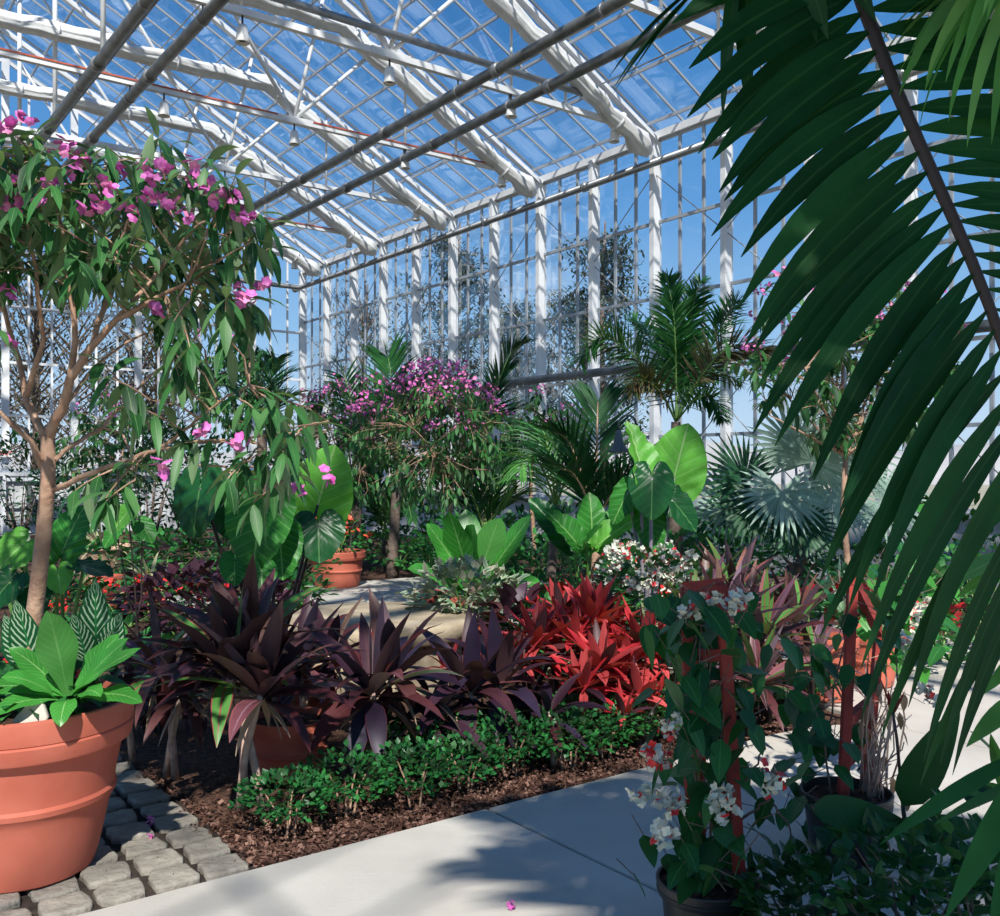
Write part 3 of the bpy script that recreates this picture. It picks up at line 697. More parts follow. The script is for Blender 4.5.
for _ in range(165):
    while True:
        x, y = U(-120, 250), U(125, 320)
        ok = ((x - 40) / 215) ** 2 + ((y - 262) / 138) ** 2 < 1 and y > 134 + max(0, x) * .2 and not (y > 285 and x < 150)
        if ok: break
    TG.append(at(x, y, U(3.1, 4.15)))
for x, y in ((232, 300), (225, 335), (205, 350), (185, 330), (240, 250), (236, 270), (215, 290), (190, 300), (112, 470), (128, 470), (135, 480), (150, 400), (165, 420), (186, 385), (240, 400), (262, 395), (170, 350), (205, 375), (268, 410), (252, 455), (270, 465), (290, 440),
             (310, 425), (262, 480), (240, 470), (285, 480), (225, 440), (130, 395), (-20, 340), (280, 400), (250, 350), (218, 262), (222, 215), (205, 235), (55, 172), (30, 152), (10, 165), (75, 190), (95, 195)):
    TG.append(at(x, y, U(3.15, 3.5)))
FP = [(18, 190), (12, 206), (38, 203), (58, 152), (64, 146), (28, 118), (75, 172), (82, 160), (145, 168), (152, 180), (163, 168), (86, 207), (97, 203), (175, 198), (190, 184), (194, 165), (231, 197), (236, 214), (246, 218), (240, 205), (212, 198), (236, 290), (247, 300), (152, 200), (4, 292), (8, 342), (5, 128), (104, 186), (165, 205), (208, 186), (124, 172), (264, 286), (155, 310), (204, 432), (240, 444), (162, 468), (326, 478), (298, 492), (52, 185), (185, 215), (128, 212), (70, 150)]
glory_tree('tall glory bush with arching branches and magenta flowers in the big pot', tb, trunk, BR, TG, .158, .038, 'tib', 'bark', [at(x, y, U(3.05, 3.3)) for x, y in FP], 'magenta', 3, .14, (.033, .026), .005, .62, droop=1.0, thin=2)

# ------------------------------------------------------------------ rosette plants
def rosette_leaves(mb, c, n, L, W, inner=78, outer=-25, droop=.9, prof=p_lance, mis=1, fold=.25, axis=None, seg=7, wave=0):
    ph = U(0, 6.28)
    for i in range(n):
        t = (i + .5) / n; ph += 2.39996; el = R(inner + (outer - inner) * t ** .85 + U(-9, 9))
        d = V((cos(ph) * cos(el), sin(ph) * cos(el), sin(el)))
        if axis is not None: d = UP.rotation_difference(V(axis).normalized()) @ d
        l = L * (.62 + .38 * sin(pi * (.2 + .7 * t))) * U(.85, 1.12)
        leaf(mb, V(c) + V((cos(ph), sin(ph), 0)) * .015 - UP * .10 * t * L, d, l, W * U(.8, 1.15), seg, droop * (.5 + t) * U(.6, 1.3), fold, prof, wave=wave, mi=random.randrange(mis), roll=U(-.4, .4))
def cordyline(label, base, heads, L, W, mats, n=20, cane='cane', group=None, canes=True, **kw):
    base = V(base); t = thing('cordyline', label, 'plant', base, group)
    for i, (h, nn, sc) in enumerate(heads):
        h = V(h)
        if canes:
            mb = MB(); f = V((U(-.05, .05), U(-.05, .05), 0)); m = (base + h) / 2 + f
            mb.tube([base + f * 1.2 - UP * .04, base.lerp(m, .6) + f * .5, m, m.lerp(h, .6), h], [.02, .013], 8); build('cane', mb, cane, t, base)
        mb = MB(); rosette_leaves(mb, h, int(nn * 1.2), L * sc * 1.03, W * sc * 1.12, axis=(h - base) * .3 + UP * .7, mis=len(mats), **kw)
        build('rosette', mb, mats, t, base)
        if canes and cane == 'cane':
            mb = MB(); rosette_leaves(mb, h - UP * .04, 5, L * .5, W * .4, -15, -75, .8); build('dry_leaves', mb, 'dry', t, base)
    return t
GC = 'burgundy cordylines in the front of the bed'
c0 = gp(252, 4.33)
cordyline('tall burgundy cordyline on three bare canes nearest the cobbles', c0, [(at(228, 672, 4.33), 22, 1.0), (at(262, 690, 4.25), 20, .95), (at(248, 650, 4.5), 18, .95)], .50, .088, ['cord'] * 6 + ['cord_green', 'cord_pink'], group=GC, inner=80, outer=4, droop=.85)
cordyline('burgundy cordyline with drooping leaves between the low hedge and the stone seat', gp(378, 4.7), [(at(372, 690, 4.62), 24, 1.0), (at(392, 676, 4.75), 16, .95)], .47, .088, ['cord', 'cord', 'cord_dark', 'cord_pink'], group=GC, inner=84, outer=-30, droop=1.15)
cordyline('blackish cordyline standing in front of the scarlet ones', gp(482, 5.05), [(at(470, 690, 5.0), 20, 1.0), (at(500, 684, 5.1), 18, 1.0)], .46, .085, ['cord_dark', 'cord_dark', 'cord'], group=GC, inner=84, outer=-22, droop=1.15)
cordyline('wispy burgundy cordyline between the big pot and the three-caned one', gp(168, 4.75), [(at(160, 668, 4.7), 18, .9), (at(182, 690, 4.6), 14, .8)], .50, .062, ['cord', 'cord_pink', 'cord', 'cord_green', 'cord'], group=GC, inner=74, outer=-24, droop=1.2)
cordyline('small burgundy cordyline just behind the rim of the big pot', gp(140, 5.0), [(at(128, 690, 4.9), 14, .8)], .42, .075, ['cord_dark', 'cord'], group=GC, inner=60, outer=-30)
cordyline('dark cordyline half hidden under the blackish one by the hedge', gp(430, 4.85), [(at(432, 718, 4.8), 16, .9)], .42, .08, ['cord_dark', 'cord'], group=GC, inner=65, outer=-35)
cordyline('dark cordyline tucked behind the hedge below the scarlet ones', gp(548, 4.95), [(at(548, 712, 4.95), 13, .8)], .38, .07, ['cord_dark', 'cord_dark', 'cord'], group=GC, inner=65, outer=-30)
cordyline('burgundy cordyline behind the three-caned one, under the elephant ears', gp(305, 5.4), [(at(300, 662, 5.4), 18, .95), (at(330, 655, 5.5), 14, .9)], .48, .08, ['cord', 'cord_dark', 'cord_pink'], group=GC, inner=75, outer=-20)
GR = 'scarlet cordylines'
for lab, x, y, d, n, s in (('scarlet cordyline with the tallest bright shoots', 592, 600, 5.75, 26, 1.05), ('scarlet cordyline at the left of its group, beside the blackish one', 536, 622, 5.6, 20, .95),
                           ('scarlet cordyline at the right of its group, beside the white flowers', 642, 624, 5.6, 24, 1.0), ('scarlet cordyline low at the front of its group', 600, 645, 5.3, 22, .95),
                           ('pale scarlet cordyline at the back of its group', 562, 596, 6.1, 22, .95), ('small red cordyline above the hedge, below the white flowers', 640, 672, 5.2, 16, .75),
                           ('small scarlet cordyline right of the stone seat', 448, 645, 6.0, 10, .6), ('small scarlet cordyline in front of the stone seat', 365, 628, 5.8, 9, .6)):
    cordyline(lab, gp(x, d + .05), [(at(x, y + 22, d), n, s), (at(x - 16, y + 40, d - .12), n - 4, s * .85), (at(x + 15, y + 34, d + .1), n - 4, s * .9)] if s > .7 else [(at(x, y + 22, d), n, s)], .30, .062, ['cord_red'] * 6 + ['cord'] if s > .7 else ['cord_red'], group=GR, cane='stalk_dark', inner=85, outer=-8, droop=.55)
GPk = 'pink and purple striped cordylines'
for lab, x, y, d, n, s in (('pink striped cordyline directly behind the red stake arch', 722, 600, 5.6, 20, 1.0), ('purple striped cordyline leaning left of the red stake arch', 690, 596, 5.9, 16, .9), ('pink and bronze cordyline between the two red trellises', 762, 612, 5.7, 22, 1.05),
                           ('purple striped cordyline behind the striped group', 745, 592, 6.5, 18, 1.0), ('bronze cordyline low between the two red trellises', 758, 655, 5.3, 18, .9), ('long purple striped cordyline beside the orange pots', 795, 596, 6.4, 16, 1.0), ('bronze cordyline behind the white flowered bush', 705, 575, 7.0, 18, 1.1), ('striped cordyline tilted toward the orange pots', 812, 640, 5.9, 14, .8), ('tall pink cordyline at the back of the striped group', 735, 572, 7.2, 20, 1.2)):
    cordyline(lab, gp(x, d + .05), [(at(x, y + 25, d), n + 8, s)], .44, .062, ['cord_pink', 'cord_pink', 'cord_pink', 'cord', 'cord_green'], group=GPk, cane='stalk_dark', inner=80, outer=-18, droop=.6)

# plants in the big pot
b = POT + V((.12, -.05, .58))
t = thing('nest_fern', 'bright green broad-leaved fern at the front of the big pot', 'plant', b)
for x, y, d0, L, W, dr in ((68, 702, (-.05, -.28, 1), .34, .12, .5), (72, 700, (.9, -.25, .75), .34, .07, .35), (62, 702, (-.9, -.25, .42), .28, .08, .7), (70, 706, (.2, -.9, .35), .18, .075, 1.9), (60, 706, (-.7, -.7, .3), .24, .07, .9),
                           (80, 704, (.85, -.1, .25), .24, .08, .8), (74, 702, (.4, .4, .9), .26, .09, .5), (55, 705, (-.9, .3, .25), .30, .09, .8), (68, 702, (-.3, .3, 1), .26, .09, .5), (58, 704, (-.5, -.5, .7), .22, .07, .8), (78, 703, (.6, -.6, .5), .2, .07, .9), (66, 703, (-.75, .1, .8), .28, .08, .5), (74, 700, (.65, .1, .85), .27, .075, .4)):
    mb = MB(); leaf(mb, at(x, y - 6, 3.42), d0, L, W * 1.15, 10, dr, .10, p_nest, up=(.05, -.5, 1), wave=.06); build('leaf', mb, 'nest', t, b)
for lab, x, y, LV in (('striped calathea against the trunk in the big pot', 36, 672, ((-4, -5, .30, .13), (-18, -28, .22, .12), (14, -22, .2, .11))), ('striped calathea at the right edge of the big pot', 92, 668, ((8, -70, .30, .135), (26, -12, .24, .12), (-10, -30, .2, .11), (20, 20, .2, .11)))):
    b = at(x, y + 36, 3.68); t = thing('calathea', lab, 'plant', b, 'calatheas in the big pot')
    for dx, dy, L, W in LV:
        p0 = at(x + dx * .5, y + dy * .2, 3.62); d = V((dx * .012, -.25, 1.0 - (dy + 30) * .006))
        mb = MB(); mb.tube([b, (b + p0) / 2 + V((0, 0, .03)), p0], .005, 6); st = build('stalk', mb, 'stalk', t, b)
        mb = MB(); leaf(mb, p0, d, L, W, 10, .4, .10, p_ovate, up=(.1, -1, .3)); build('leaf', mb, 'calathea', t, b)
def bush(name, label, cat, pos, rx, ry, h, n, L, W, mat, group=None, stem='bark_dark', ns=7, prof=p_ovate, seg=2, lo=.12, fl=None, droop=.2, up=.5, shell=.55, fname='flower', fs=1.0, rise=1.0):
    pos = V(pos); t = thing(name, label, cat, pos, group)
    mats = mat if isinstance(mat, list) else [mat]
    st = MB()
    for k in range(ns):
        f = 2 * pi * k / ns + U(-.3, .3); q = U(.4, .8)
        st.tube([V((cos(f) * .03, sin(f) * .03, -.03)), V((cos(f) * rx * q * .45, sin(f) * ry * q * .45, h * .35)), V((cos(f) * rx * q * .8, sin(f) * ry * q * .8, h * .62))], [.008 * (.5 + h), .003], 5, caps=False)
    build('stems', st, stem, t)
    lf = MB(); pts = []
    for _ in range(n):
        u = U(-1, 1); f = U(0, 6.28); q = (shell + (1 - shell) * rnd() ** .5); c = math.sqrt(1 - u * u)
        lump = 1 + .16 * sin(f * 3 + u * 4) + .10 * sin(f * 7 - u * 5)
        p = V((cos(f) * c * rx * q * lump, sin(f) * c * ry * q * lump, lo * h + (1 - lo) * h * (.5 + .5 * u * q) * rise))
        d = V((cos(f) * c, sin(f) * c, u * .6 + up)) + V((U(-.7, .7), U(-.7, .7), U(-.6, .4)))
        leaf(lf, p, d, L * U(.65, 1.2), W * U(.8, 1.2), seg, droop, .15, prof, mi=random.randrange(len(mats)), roll=U(-.7, .7)); pts.append((p, u))
    build('foliage', lf, mats, t)
    if fl:
        kind, k = fl; c = [p for p, u in pts if u > -.2 and p.y < ry * .8]; random.shuffle(c)
        for p in c[:k]: place(fname, random.choice(FL[kind]), t, p * 1.05, fs * U(.8, 1.2))
    return t

# low boxwood hedge along the path
proto = None
ORDN = ['first', 'second', 'third', 'fourth', 'fifth', 'sixth', 'seventh', 'eighth', 'ninth', 'tenth', 'eleventh', 'twelfth']
w = 1.68
for k in range(11):
    p = LW(3.74 + .05 * sin(k * 2.1) + (.0 if k < 8 else .05), w, 0)
    lab = f'{ORDN[k]} small green shrub from the cobbles in the low hedge along the path'
    if k < 2:
        o = bush('boxwood_shrub', lab, 'shrub', p, .22, .19, .27 if k else .24, 460, .034, .025, 'box', 'low hedge along the path', 'bark', 4, p_paddle, 2, .22, up=.5, shell=.35)
        if k == 0: proto = o
        else: proto2 = o
    else:
        o = copy_tree(proto if k % 2 else proto2); o.location = p; o.rotation_euler.z = U(0, 6.28); s = U(.95, 1.12) * (1 + .012 * k); o.scale = (s, s, s * U(.95, 1.05)); o['label'] = lab
    w += .30
for k in range(7):
    o = copy_tree(proto if k % 2 else proto2); w = 2.35 + .36 * k; o.location = LW(4.06 + .04 * cos(k * 3), w, 0); o.rotation_euler.z = U(0, 6.28); s = U(.95, 1.1); o.scale = (s, s, s)
    o['label'] = f'{ORDN[k]} small green shrub from the cobbles in the back row of the low hedge'; o['group'] = 'back row of the low hedge'
for k, (x, d) in enumerate(((762, 6.0), (805, 6.2), (728, 6.3))):
    o = copy_tree(proto2); o.location = gp(x, d); o.rotation_euler.z = U(0, 6.28); o['label'] = ['low green shrub at the bed corner between the two red trellises', 'low green shrub in front of the orange pots', 'low green shrub behind the red stake arch'][k]; o['group'] = 'shrubs at the bed corner'

# ------------------------------------------------------------------ big-leaved plants
def ears(name, label, base, leaves, mat, stalk='stalk', group=None, cat='plant', rs=.016):
    base = V(base); t = thing(name, label, cat, base, group)
    for lf in leaves:
        A, tip, nrm, L, wid = lf[:5]; m = lf[5] if len(lf) > 5 else mat; cup = lf[6] if len(lf) > 6 else .15; cl = lf[7] if len(lf) > 7 else .25
        mb = MB(); heart(mb, A, tip, nrm, L, wid, cup, cl); o = build('leaf', mb, m, t, base)
        mb = MB(); j = V((U(-.05, .05), U(-.05, .05), 0)); mid = base.lerp(V(A), .55) + V((0, 0, .06)) - V(nrm).normalized() * .05
        mb.tube([base + j - UP * .03, base.lerp(mid, .5) + j, mid, mid.lerp(V(A), .6) + UP * .02, V(A)], [rs, rs * .5], 8); build('leaf_stalk', mb, stalk, o, base)
    return t
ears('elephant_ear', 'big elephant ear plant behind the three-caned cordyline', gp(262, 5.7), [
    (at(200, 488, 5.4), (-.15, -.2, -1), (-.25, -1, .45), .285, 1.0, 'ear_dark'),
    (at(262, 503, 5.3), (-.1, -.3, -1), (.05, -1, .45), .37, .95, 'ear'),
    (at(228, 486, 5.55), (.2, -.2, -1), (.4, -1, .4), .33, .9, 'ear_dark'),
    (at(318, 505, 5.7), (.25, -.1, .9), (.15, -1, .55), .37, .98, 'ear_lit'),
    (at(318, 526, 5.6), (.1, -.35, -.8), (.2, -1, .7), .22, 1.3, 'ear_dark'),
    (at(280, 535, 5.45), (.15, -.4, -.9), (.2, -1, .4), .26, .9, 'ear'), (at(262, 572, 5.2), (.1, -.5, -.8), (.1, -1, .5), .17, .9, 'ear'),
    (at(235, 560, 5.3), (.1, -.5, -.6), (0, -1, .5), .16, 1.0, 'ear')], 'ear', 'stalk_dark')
ears('elephant_ear', 'young elephant ear with one sunlit leaf left of the big one', gp(140, 6.4), [(at(128, 512, 6.2), (-.4, -.2, -.5), (0, -.7, 1), .17, .95, 'ear_lit'), (at(142, 525, 6.3), (.5, -.3, -.6), (.2, -.7, 1), .15, .9, 'ear'), (at(116, 530, 6.4), (-.5, -.2, -.7), (0, -.8, .8), .14, .9, 'ear')], 'ear', 'stalk_dark', rs=.008)
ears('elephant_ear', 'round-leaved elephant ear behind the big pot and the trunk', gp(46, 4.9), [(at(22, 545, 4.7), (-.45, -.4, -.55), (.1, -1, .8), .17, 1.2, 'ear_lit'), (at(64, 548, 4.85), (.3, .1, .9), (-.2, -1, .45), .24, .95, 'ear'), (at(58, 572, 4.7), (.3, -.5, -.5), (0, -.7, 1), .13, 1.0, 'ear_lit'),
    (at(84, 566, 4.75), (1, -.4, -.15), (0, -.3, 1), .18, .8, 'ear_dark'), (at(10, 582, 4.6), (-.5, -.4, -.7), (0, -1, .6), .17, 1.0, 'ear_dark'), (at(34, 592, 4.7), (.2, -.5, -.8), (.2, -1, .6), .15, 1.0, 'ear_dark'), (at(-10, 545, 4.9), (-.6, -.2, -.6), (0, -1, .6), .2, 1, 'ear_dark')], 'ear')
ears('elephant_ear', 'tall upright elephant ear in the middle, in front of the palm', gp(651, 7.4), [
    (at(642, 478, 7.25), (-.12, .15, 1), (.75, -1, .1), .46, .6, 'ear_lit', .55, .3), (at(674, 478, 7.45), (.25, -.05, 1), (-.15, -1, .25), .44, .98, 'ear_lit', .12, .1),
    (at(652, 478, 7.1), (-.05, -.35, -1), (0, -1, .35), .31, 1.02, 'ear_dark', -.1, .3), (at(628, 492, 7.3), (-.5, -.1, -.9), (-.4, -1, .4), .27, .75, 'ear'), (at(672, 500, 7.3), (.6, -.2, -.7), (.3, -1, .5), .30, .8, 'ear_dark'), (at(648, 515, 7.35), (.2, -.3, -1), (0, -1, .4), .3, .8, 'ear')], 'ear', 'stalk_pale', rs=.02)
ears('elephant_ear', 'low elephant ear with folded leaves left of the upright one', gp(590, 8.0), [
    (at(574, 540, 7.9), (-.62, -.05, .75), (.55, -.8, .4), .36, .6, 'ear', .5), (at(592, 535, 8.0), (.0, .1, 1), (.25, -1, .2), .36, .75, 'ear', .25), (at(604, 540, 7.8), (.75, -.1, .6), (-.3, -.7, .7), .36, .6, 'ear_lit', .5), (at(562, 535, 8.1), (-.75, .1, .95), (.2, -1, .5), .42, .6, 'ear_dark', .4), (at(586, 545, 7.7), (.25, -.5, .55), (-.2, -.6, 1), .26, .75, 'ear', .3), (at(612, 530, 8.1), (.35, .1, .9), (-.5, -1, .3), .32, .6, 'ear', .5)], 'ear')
def nestfern(label, base, leaves, group, mat='nest'):
    base = V(base); t = thing('nest_fern', label, 'plant', base, group)
    for d, L, W, dr in leaves:
        mb = MB(); leaf(mb, base + V(d).normalized() * .06, d, L * 1.12, W * 1.2, 11, dr, .10, p_broad, up=(0, -.5, 1), wave=.035); build('leaf', mb, mat, t, base)
    mb = MB(); mb.lathe([(.001, 0), (.08, .02), (.10, .08), (.05, .12), (.001, .13)], 14); build('crown_base', mb, 'bark_dark', t)
    return t
base = at(474, 590, 8.2)
base.z = .42
nestfern('large fern with upright broad leaves behind the variegated plants', base, [((-.55, -.2, 1), .62, .26, .25), ((-.25, -.3, 1), .66, .27, .2), ((0, -.5, 1), .60, .28, .3), ((.28, -.1, 1), .58, .25, .3), ((.62, -.2, .95), .72, .24, .15), ((-.1, .4, 1), .66, .24, .2), ((.3, .4, 1), .62, .24, .3), ((-.9, -.1, .6), .5, .2, .5), ((.9, -.3, .4), .5, .2, .5)], 'broad-leaved ferns')
t = pot('tall terracotta pot under the large upright fern', V((base.x, base.y, 0)), .26, .44, None, 'terra', 'terracotta pots')

# ------------------------------------------------------------------ pots in the beds
pot('terracotta pot on the far path below the elephant ears', gp(337, 12.4), .375, .46, .28)
pot('terracotta pot in the bed behind the three bare canes', gp(290, 4.72), .20, .29, .15)
pot('terracotta pot half hidden behind the burgundy cordylines', gp(306, 5.75), .21, .36, .14)
pot('terracotta pot under the variegated plant', gp(468, 7.25), .17, .38, .12)
pot('dark red pot at the left of the variegated plant', gp(432, 7.9), .15, .50, .1, 'red_stake', soil=.1)
pot('orange terracotta pot behind the second red trellis', gp(826, 6.3), .21, .42, .15)
pot('orange terracotta pot right of its twin behind the second red trellis', gp(872, 6.7), .2, .40, .14)
pot('black plastic pot under the first red trellis', gp(708, 3.05), .165, .205, .13, 'black_plastic', 'black nursery pots', name='nursery_pot', rings=False)
pot('black plastic pot of dry mulch under the second red trellis', gp(846, 3.72), .175, .26, .13, 'black_plastic', 'black nursery pots', name='nursery_pot', rings=False)
p = gp(100, 12.2); t = thing('wicker_basket', 'tan wicker basket planter in front of the end wall', 'basket', p)
mb = MB(); mb.lathe([(.001, 0), (.22, 0), (.25, .1), (.30, .3), (.36, .48), (.375, .5), (.37, .53), (.34, .53), (.31, .44), (.001, .43)], 48)
for k, q in enumerate(mb.v):
    r_ = math.hypot(q.x, q.y); f = math.atan2(q.y, q.x)
    if r_ > .2: mb.v[k] = q * (1 + .05 * sin(f * 24)) if q.z < .47 else q
build('body', mb, 'wicker', t)
mb = MB(); mb.tube([V((.37 * cos(f), .37 * sin(f), .52)) for f in [2 * pi * k / 40 for k in range(41)]], .03, 8); build('rim', mb, 'wicker', t)
def straps(label, base, n, L, W, mat, group=None, inner=70, outer=-20, droop=1.2, name='spider_plant'):
    t = thing(name, label, 'plant', base, group); mb = MB(); rosette_leaves(mb, V((0, 0, .06)), n, L, W, inner, outer, droop, p_strap, seg=6); build('leaves', mb, mat, t)
    mb = MB(); mb.lathe([(.001, -.02), (.03, 0), (.025, .06), (.001, .08)], 10); build('crown_base', mb, 'stalk', t)
    return t
straps('pale striped spider plant spilling from the wicker basket', p + UP * .44, 46, .55, .035, 'spider', 'spider plants')
straps('pale striped spider plant standing right of the wicker basket', gp(150, 10.2) + UP * .25, 30, .5, .035, 'spider', 'spider plants')
pot('small terracotta pot under the striped spider plant', gp(150, 10.2), .16, .28, .11)
pot('small orange pot in front of the wicker basket', gp(108, 10.4), .16, .36, .11)

# round stone seat
c = gp(376, 6.95); t = thing('stone_seat', 'round stone seat in the middle of the planting bed', 'seat', c)
mb = MB(); mb.lathe([(.001, -.03), (.64, -.03), (.645, .0), (.65, .26), (.635, .285), (.001, .285)], 96)
for k, q in enumerate(mb.v):
    r_ = math.hypot(q.x, q.y)
    if r_ > .5: mb.v[k] = q * (1 + .006 * sin(k * 1.7))
build('base_ring', mb, 'stone', t)
mb = MB()
for k in range(48):
    f0, f1 = 2 * pi * (k + .12) / 48, 2 * pi * (k + .88) / 48
    q = [V((r_ * cos(f), r_ * sin(f), z)) for z in (.285, .325) for r_, f in ((.56, f0), (.645, f0), (.645, f1), (.56, f1))]
    b = len(mb.v); mb.v.extend(q)
    for q4 in ((4, 5, 6, 7), (1, 2, 6, 5), (0, 4, 7, 3), (0, 1, 5, 4), (2, 3, 7, 6)): mb.face([b + j for j in q4])
build('dentil_band', mb, 'stone', t, smooth=False)
mb = MB(); mb.lathe([(.001, .30), (.59, .30), (.60, .325), (.70, .325), (.715, .335), (.725, .40), (.72, .435), (.70, .45), (.30, .452), (.001, .452)], 96); build('top_slab', mb, 'stone', t)
# ------------------------------------------------------------------ mid and far plants
def MX(l): return [at(*q) for q in l]
def ell(cx, cy, rx, ry, d0, d1, n, cut=None):
    o = []
    while len(o) < n:
        x, y = U(-1, 1), U(-1, 1)
        if x * x + y * y > 1 or (cut and cut(x, y)): continue
        o.append(at(cx + x * rx, cy + y * ry, U(d0, d1)))
    return o
def mid_tree(label, bx, d, tops, crown, n, nf, L=.15, W=.045, spread=.5, **kw):
    base = gp(bx, d); t0 = at(*tops[0], d)
    trunk = [base - UP * .05, base.lerp(t0, .35) + V((.03, 0, 0)), base.lerp(t0, .7) - V((.02, 0, 0)), t0]
    br = [([t0 - UP * .05, at((tops[0][0] + x) / 2, (tops[0][1] + y) / 2 + 4, d + dd / 2), at(x, y, d + dd)], .018) for x, y, dd in tops[1:]]
    return glory_tree(label, base, trunk, br, ell(*crown, n), L, W, 'tib_far', 'bark', (nf, spread), 'far_magenta', 4, .22, (.03, .022), .006, .62, **kw)
mid_tree('full glory bush covered in magenta flowers behind the stone seat', 452, 10, [(452, 470), (470, 415, -.3), (440, 410, .3), (415, 430, -.6), (480, 440, .4), (455, 400, .8), (430, 450, -.7), (400, 410, .2), (395, 455, .3)], (432, 435, 66, 54, 9.2, 10.8), 250, 95, .125, .034, .4)
mid_tree('wider glory bush with magenta flowers left of the full one', 352, 13.8, [(352, 480), (330, 430, -.5), (360, 420, .3), (380, 440, -.4), (345, 410, .6), (310, 440, .2), (330, 460, .5)], (350, 445, 56, 52, 13, 14.6), 190, 70, .15, .04, .5)
mid_tree('slim glory bush on a tan trunk at the right, beside the silver fan palm', 845, 8, [(846, 450), (830, 400, -.4), (870, 390, .3), (850, 370, .2), (805, 370, -.5), (895, 350, .4), (790, 400, .2), (815, 330, .1), (920, 400, .3), (840, 310, .4), (770, 415, -.2)], (850, 365, 105, 78, 7.4, 8.8), 120, 34, .16, .045, .9)
mid_tree('small dark bush with magenta flowers in front of the glass wall', 532, 12, [(532, 450), (520, 420, 0), (545, 425, .3), (535, 405, .2)], (532, 425, 26, 24, 11.5, 12.4), 34, 6)
mid_tree('glory bush behind the potted tree, near the end wall', 120, 14, [(118, 470), (100, 420, 0), (130, 415, .3), (140, 450, .2), (95, 450, .4)], (112, 445, 44, 46, 13.3, 14.8), 80, 8)
mid_tree('leafy glory bush between the potted tree and the glass wall corner', 235, 13, [(238, 430), (215, 390, 0), (250, 370, .3), (262, 400, .2), (225, 350, .4)], (235, 385, 36, 46, 12.3, 13.6), 90, 3)

def palm(name, label, base, top, fronds, n, L, W, lm, trunk_r=(.08, .06), group=None, plume=0, tm='bark_dark', droop=.5, ang=55, rr=(.014, .004), crown=None, start=.14, seg=4, rm='stalk'):
    base = V(base); t = thing(name, label, 'palm', base, group); top = V(top)
    if (top - base).length > .15:
        mb = MB(); pts = [base - UP * .05] + [base.lerp(top, k / 8) for k in range(1, 9)]
        mb.tube(pts, [trunk_r[0] * (1.25 if k == 0 else 1) + (trunk_r[1] - trunk_r[0]) * k / 8 for k in range(9)], 14)
        build('trunk', mb, tm, t, base)
    for pts, sc, m in fronds:
        lf, rc = MB(), MB(); frond(lf, rc, pts, int(n * sc), L * min(1.1, sc + .1), W, ang, droop, rr, None, plume, start=start, seg=seg)
        o = build('frond', lf, m or lm, t, base); build('rachis', rc, rm, o, base)
    return t
d = 11; tp = at(676, 422, d)
palm('foxtail_palm', 'foxtail palm with bushy fronds against the glass wall', gp(676, d), tp, [
    ([tp, at(676, 370, d), at(674, 320, d - .1), at(668, 280, d)], 1.0, 'palm'), ([tp, at(682, 365, d + .2), at(690, 318, d + .3), at(700, 282, d + .3)], 1.0, None),
    ([tp, at(655, 380, d - .3), at(625, 348, d - .4), at(598, 338, d - .5), at(580, 362, d - .6)], 1.0, None), ([tp, at(700, 370, d + .2), at(722, 325, d + .4), at(736, 302, d + .5)], 1.0, None),
    ([tp, at(700, 378, d - .3), at(725, 350, d - .5), at(748, 345, d - .6), at(765, 352, d - .6)], 1.0, 'palm_brown'), ([tp, at(660, 392, d - .4), at(642, 380, d - .6), at(628, 392, d - .7)], .75, 'palm_brown'),
    ([tp, at(695, 400, d - .4), at(712, 398, d - .6), at(722, 418, d - .7)], .7, None), ([tp, at(690, 385, d + .6), at(715, 372, d + .9), at(740, 382, d + 1.1)], .8, None), ([tp, at(664, 370, d + .6), at(645, 330, d + .9), at(632, 318, d + 1.1)], .7, None)],
     120, .30, .026, 'palm', (.10, .055), None, 1.1, 'bark_dark', .35, 62, start=.2, seg=3)
def small_palm(label, bx, d, top, tips, n, L, W, lm, group='small feather palms', **kw):
    tp = at(*top, d); fr = []
    for i, tq in enumerate(tips):
        x, y, dd = tq[:3]; m = tq[3] if len(tq) > 3 else None; sag = tq[4] if len(tq) > 4 else .18
        e = at(x, y, d + dd); h = (e - tp).length
        fr.append(([tp, tp.lerp(e, .33) + UP * h * sag * .8, tp.lerp(e, .68) + UP * h * sag, e], 1.0, m))
    return palm('feather_palm', label, gp(bx, d), tp, fr, n, L, W, lm, group=group, **kw)
small_palm('feather palm with stiff dark fronds left of the upright elephant ear', 594, 8.6, (596, 520), [(556, 432, -.2), (598, 402, .2), (650, 462, .3), (560, 470, -.4), (640, 478, -.3), (545, 460, .4)], 24, .40, .030, 'palm_dark', trunk_r=(.05, .04), tm='bark', rm='bark', ang=52, droop=.25)
small_palm('feather palm with sunlit drooping fronds in front of the glass wall', 548, 9.4, (556, 505), [(520, 470, -.5, 'palm_light', .35), (566, 450, -.6, 'palm_light', .45), (590, 480, -.4, 'palm_light', .4), (505, 500, .2, 'palm_light', .4), (540, 430, .5, 'palm', .2)], 22, .36, .022, 'palm', trunk_r=(.05, .04), droop=1.0, tm='bark_dark')
small_palm('tall dark palm frond cluster behind the full glory bush', 492, 13.0, (482, 440), [(522, 344, -.2), (505, 372, .2), (450, 380, .4), (530, 410, .2)], 34, .42, .035, 'palm_dark', trunk_r=(.09, .07), droop=.35)
small_palm('palm with one upright frond behind the flower-covered glory bush', 392, 13.6, (398, 455), [(386, 352, 0), (412, 385, .3), (372, 395, .3)], 30, .42, .04, 'palm', trunk_r=(.08, .06), droop=.3)
small_palm('palm with one bent frond tip above the wider glory bush', 352, 13.8, (362, 460), [(336, 362, 0), (380, 400, .3), (330, 420, .2)], 26, .30, .035, 'palm_dark', trunk_r=(.08, .06), droop=.6)
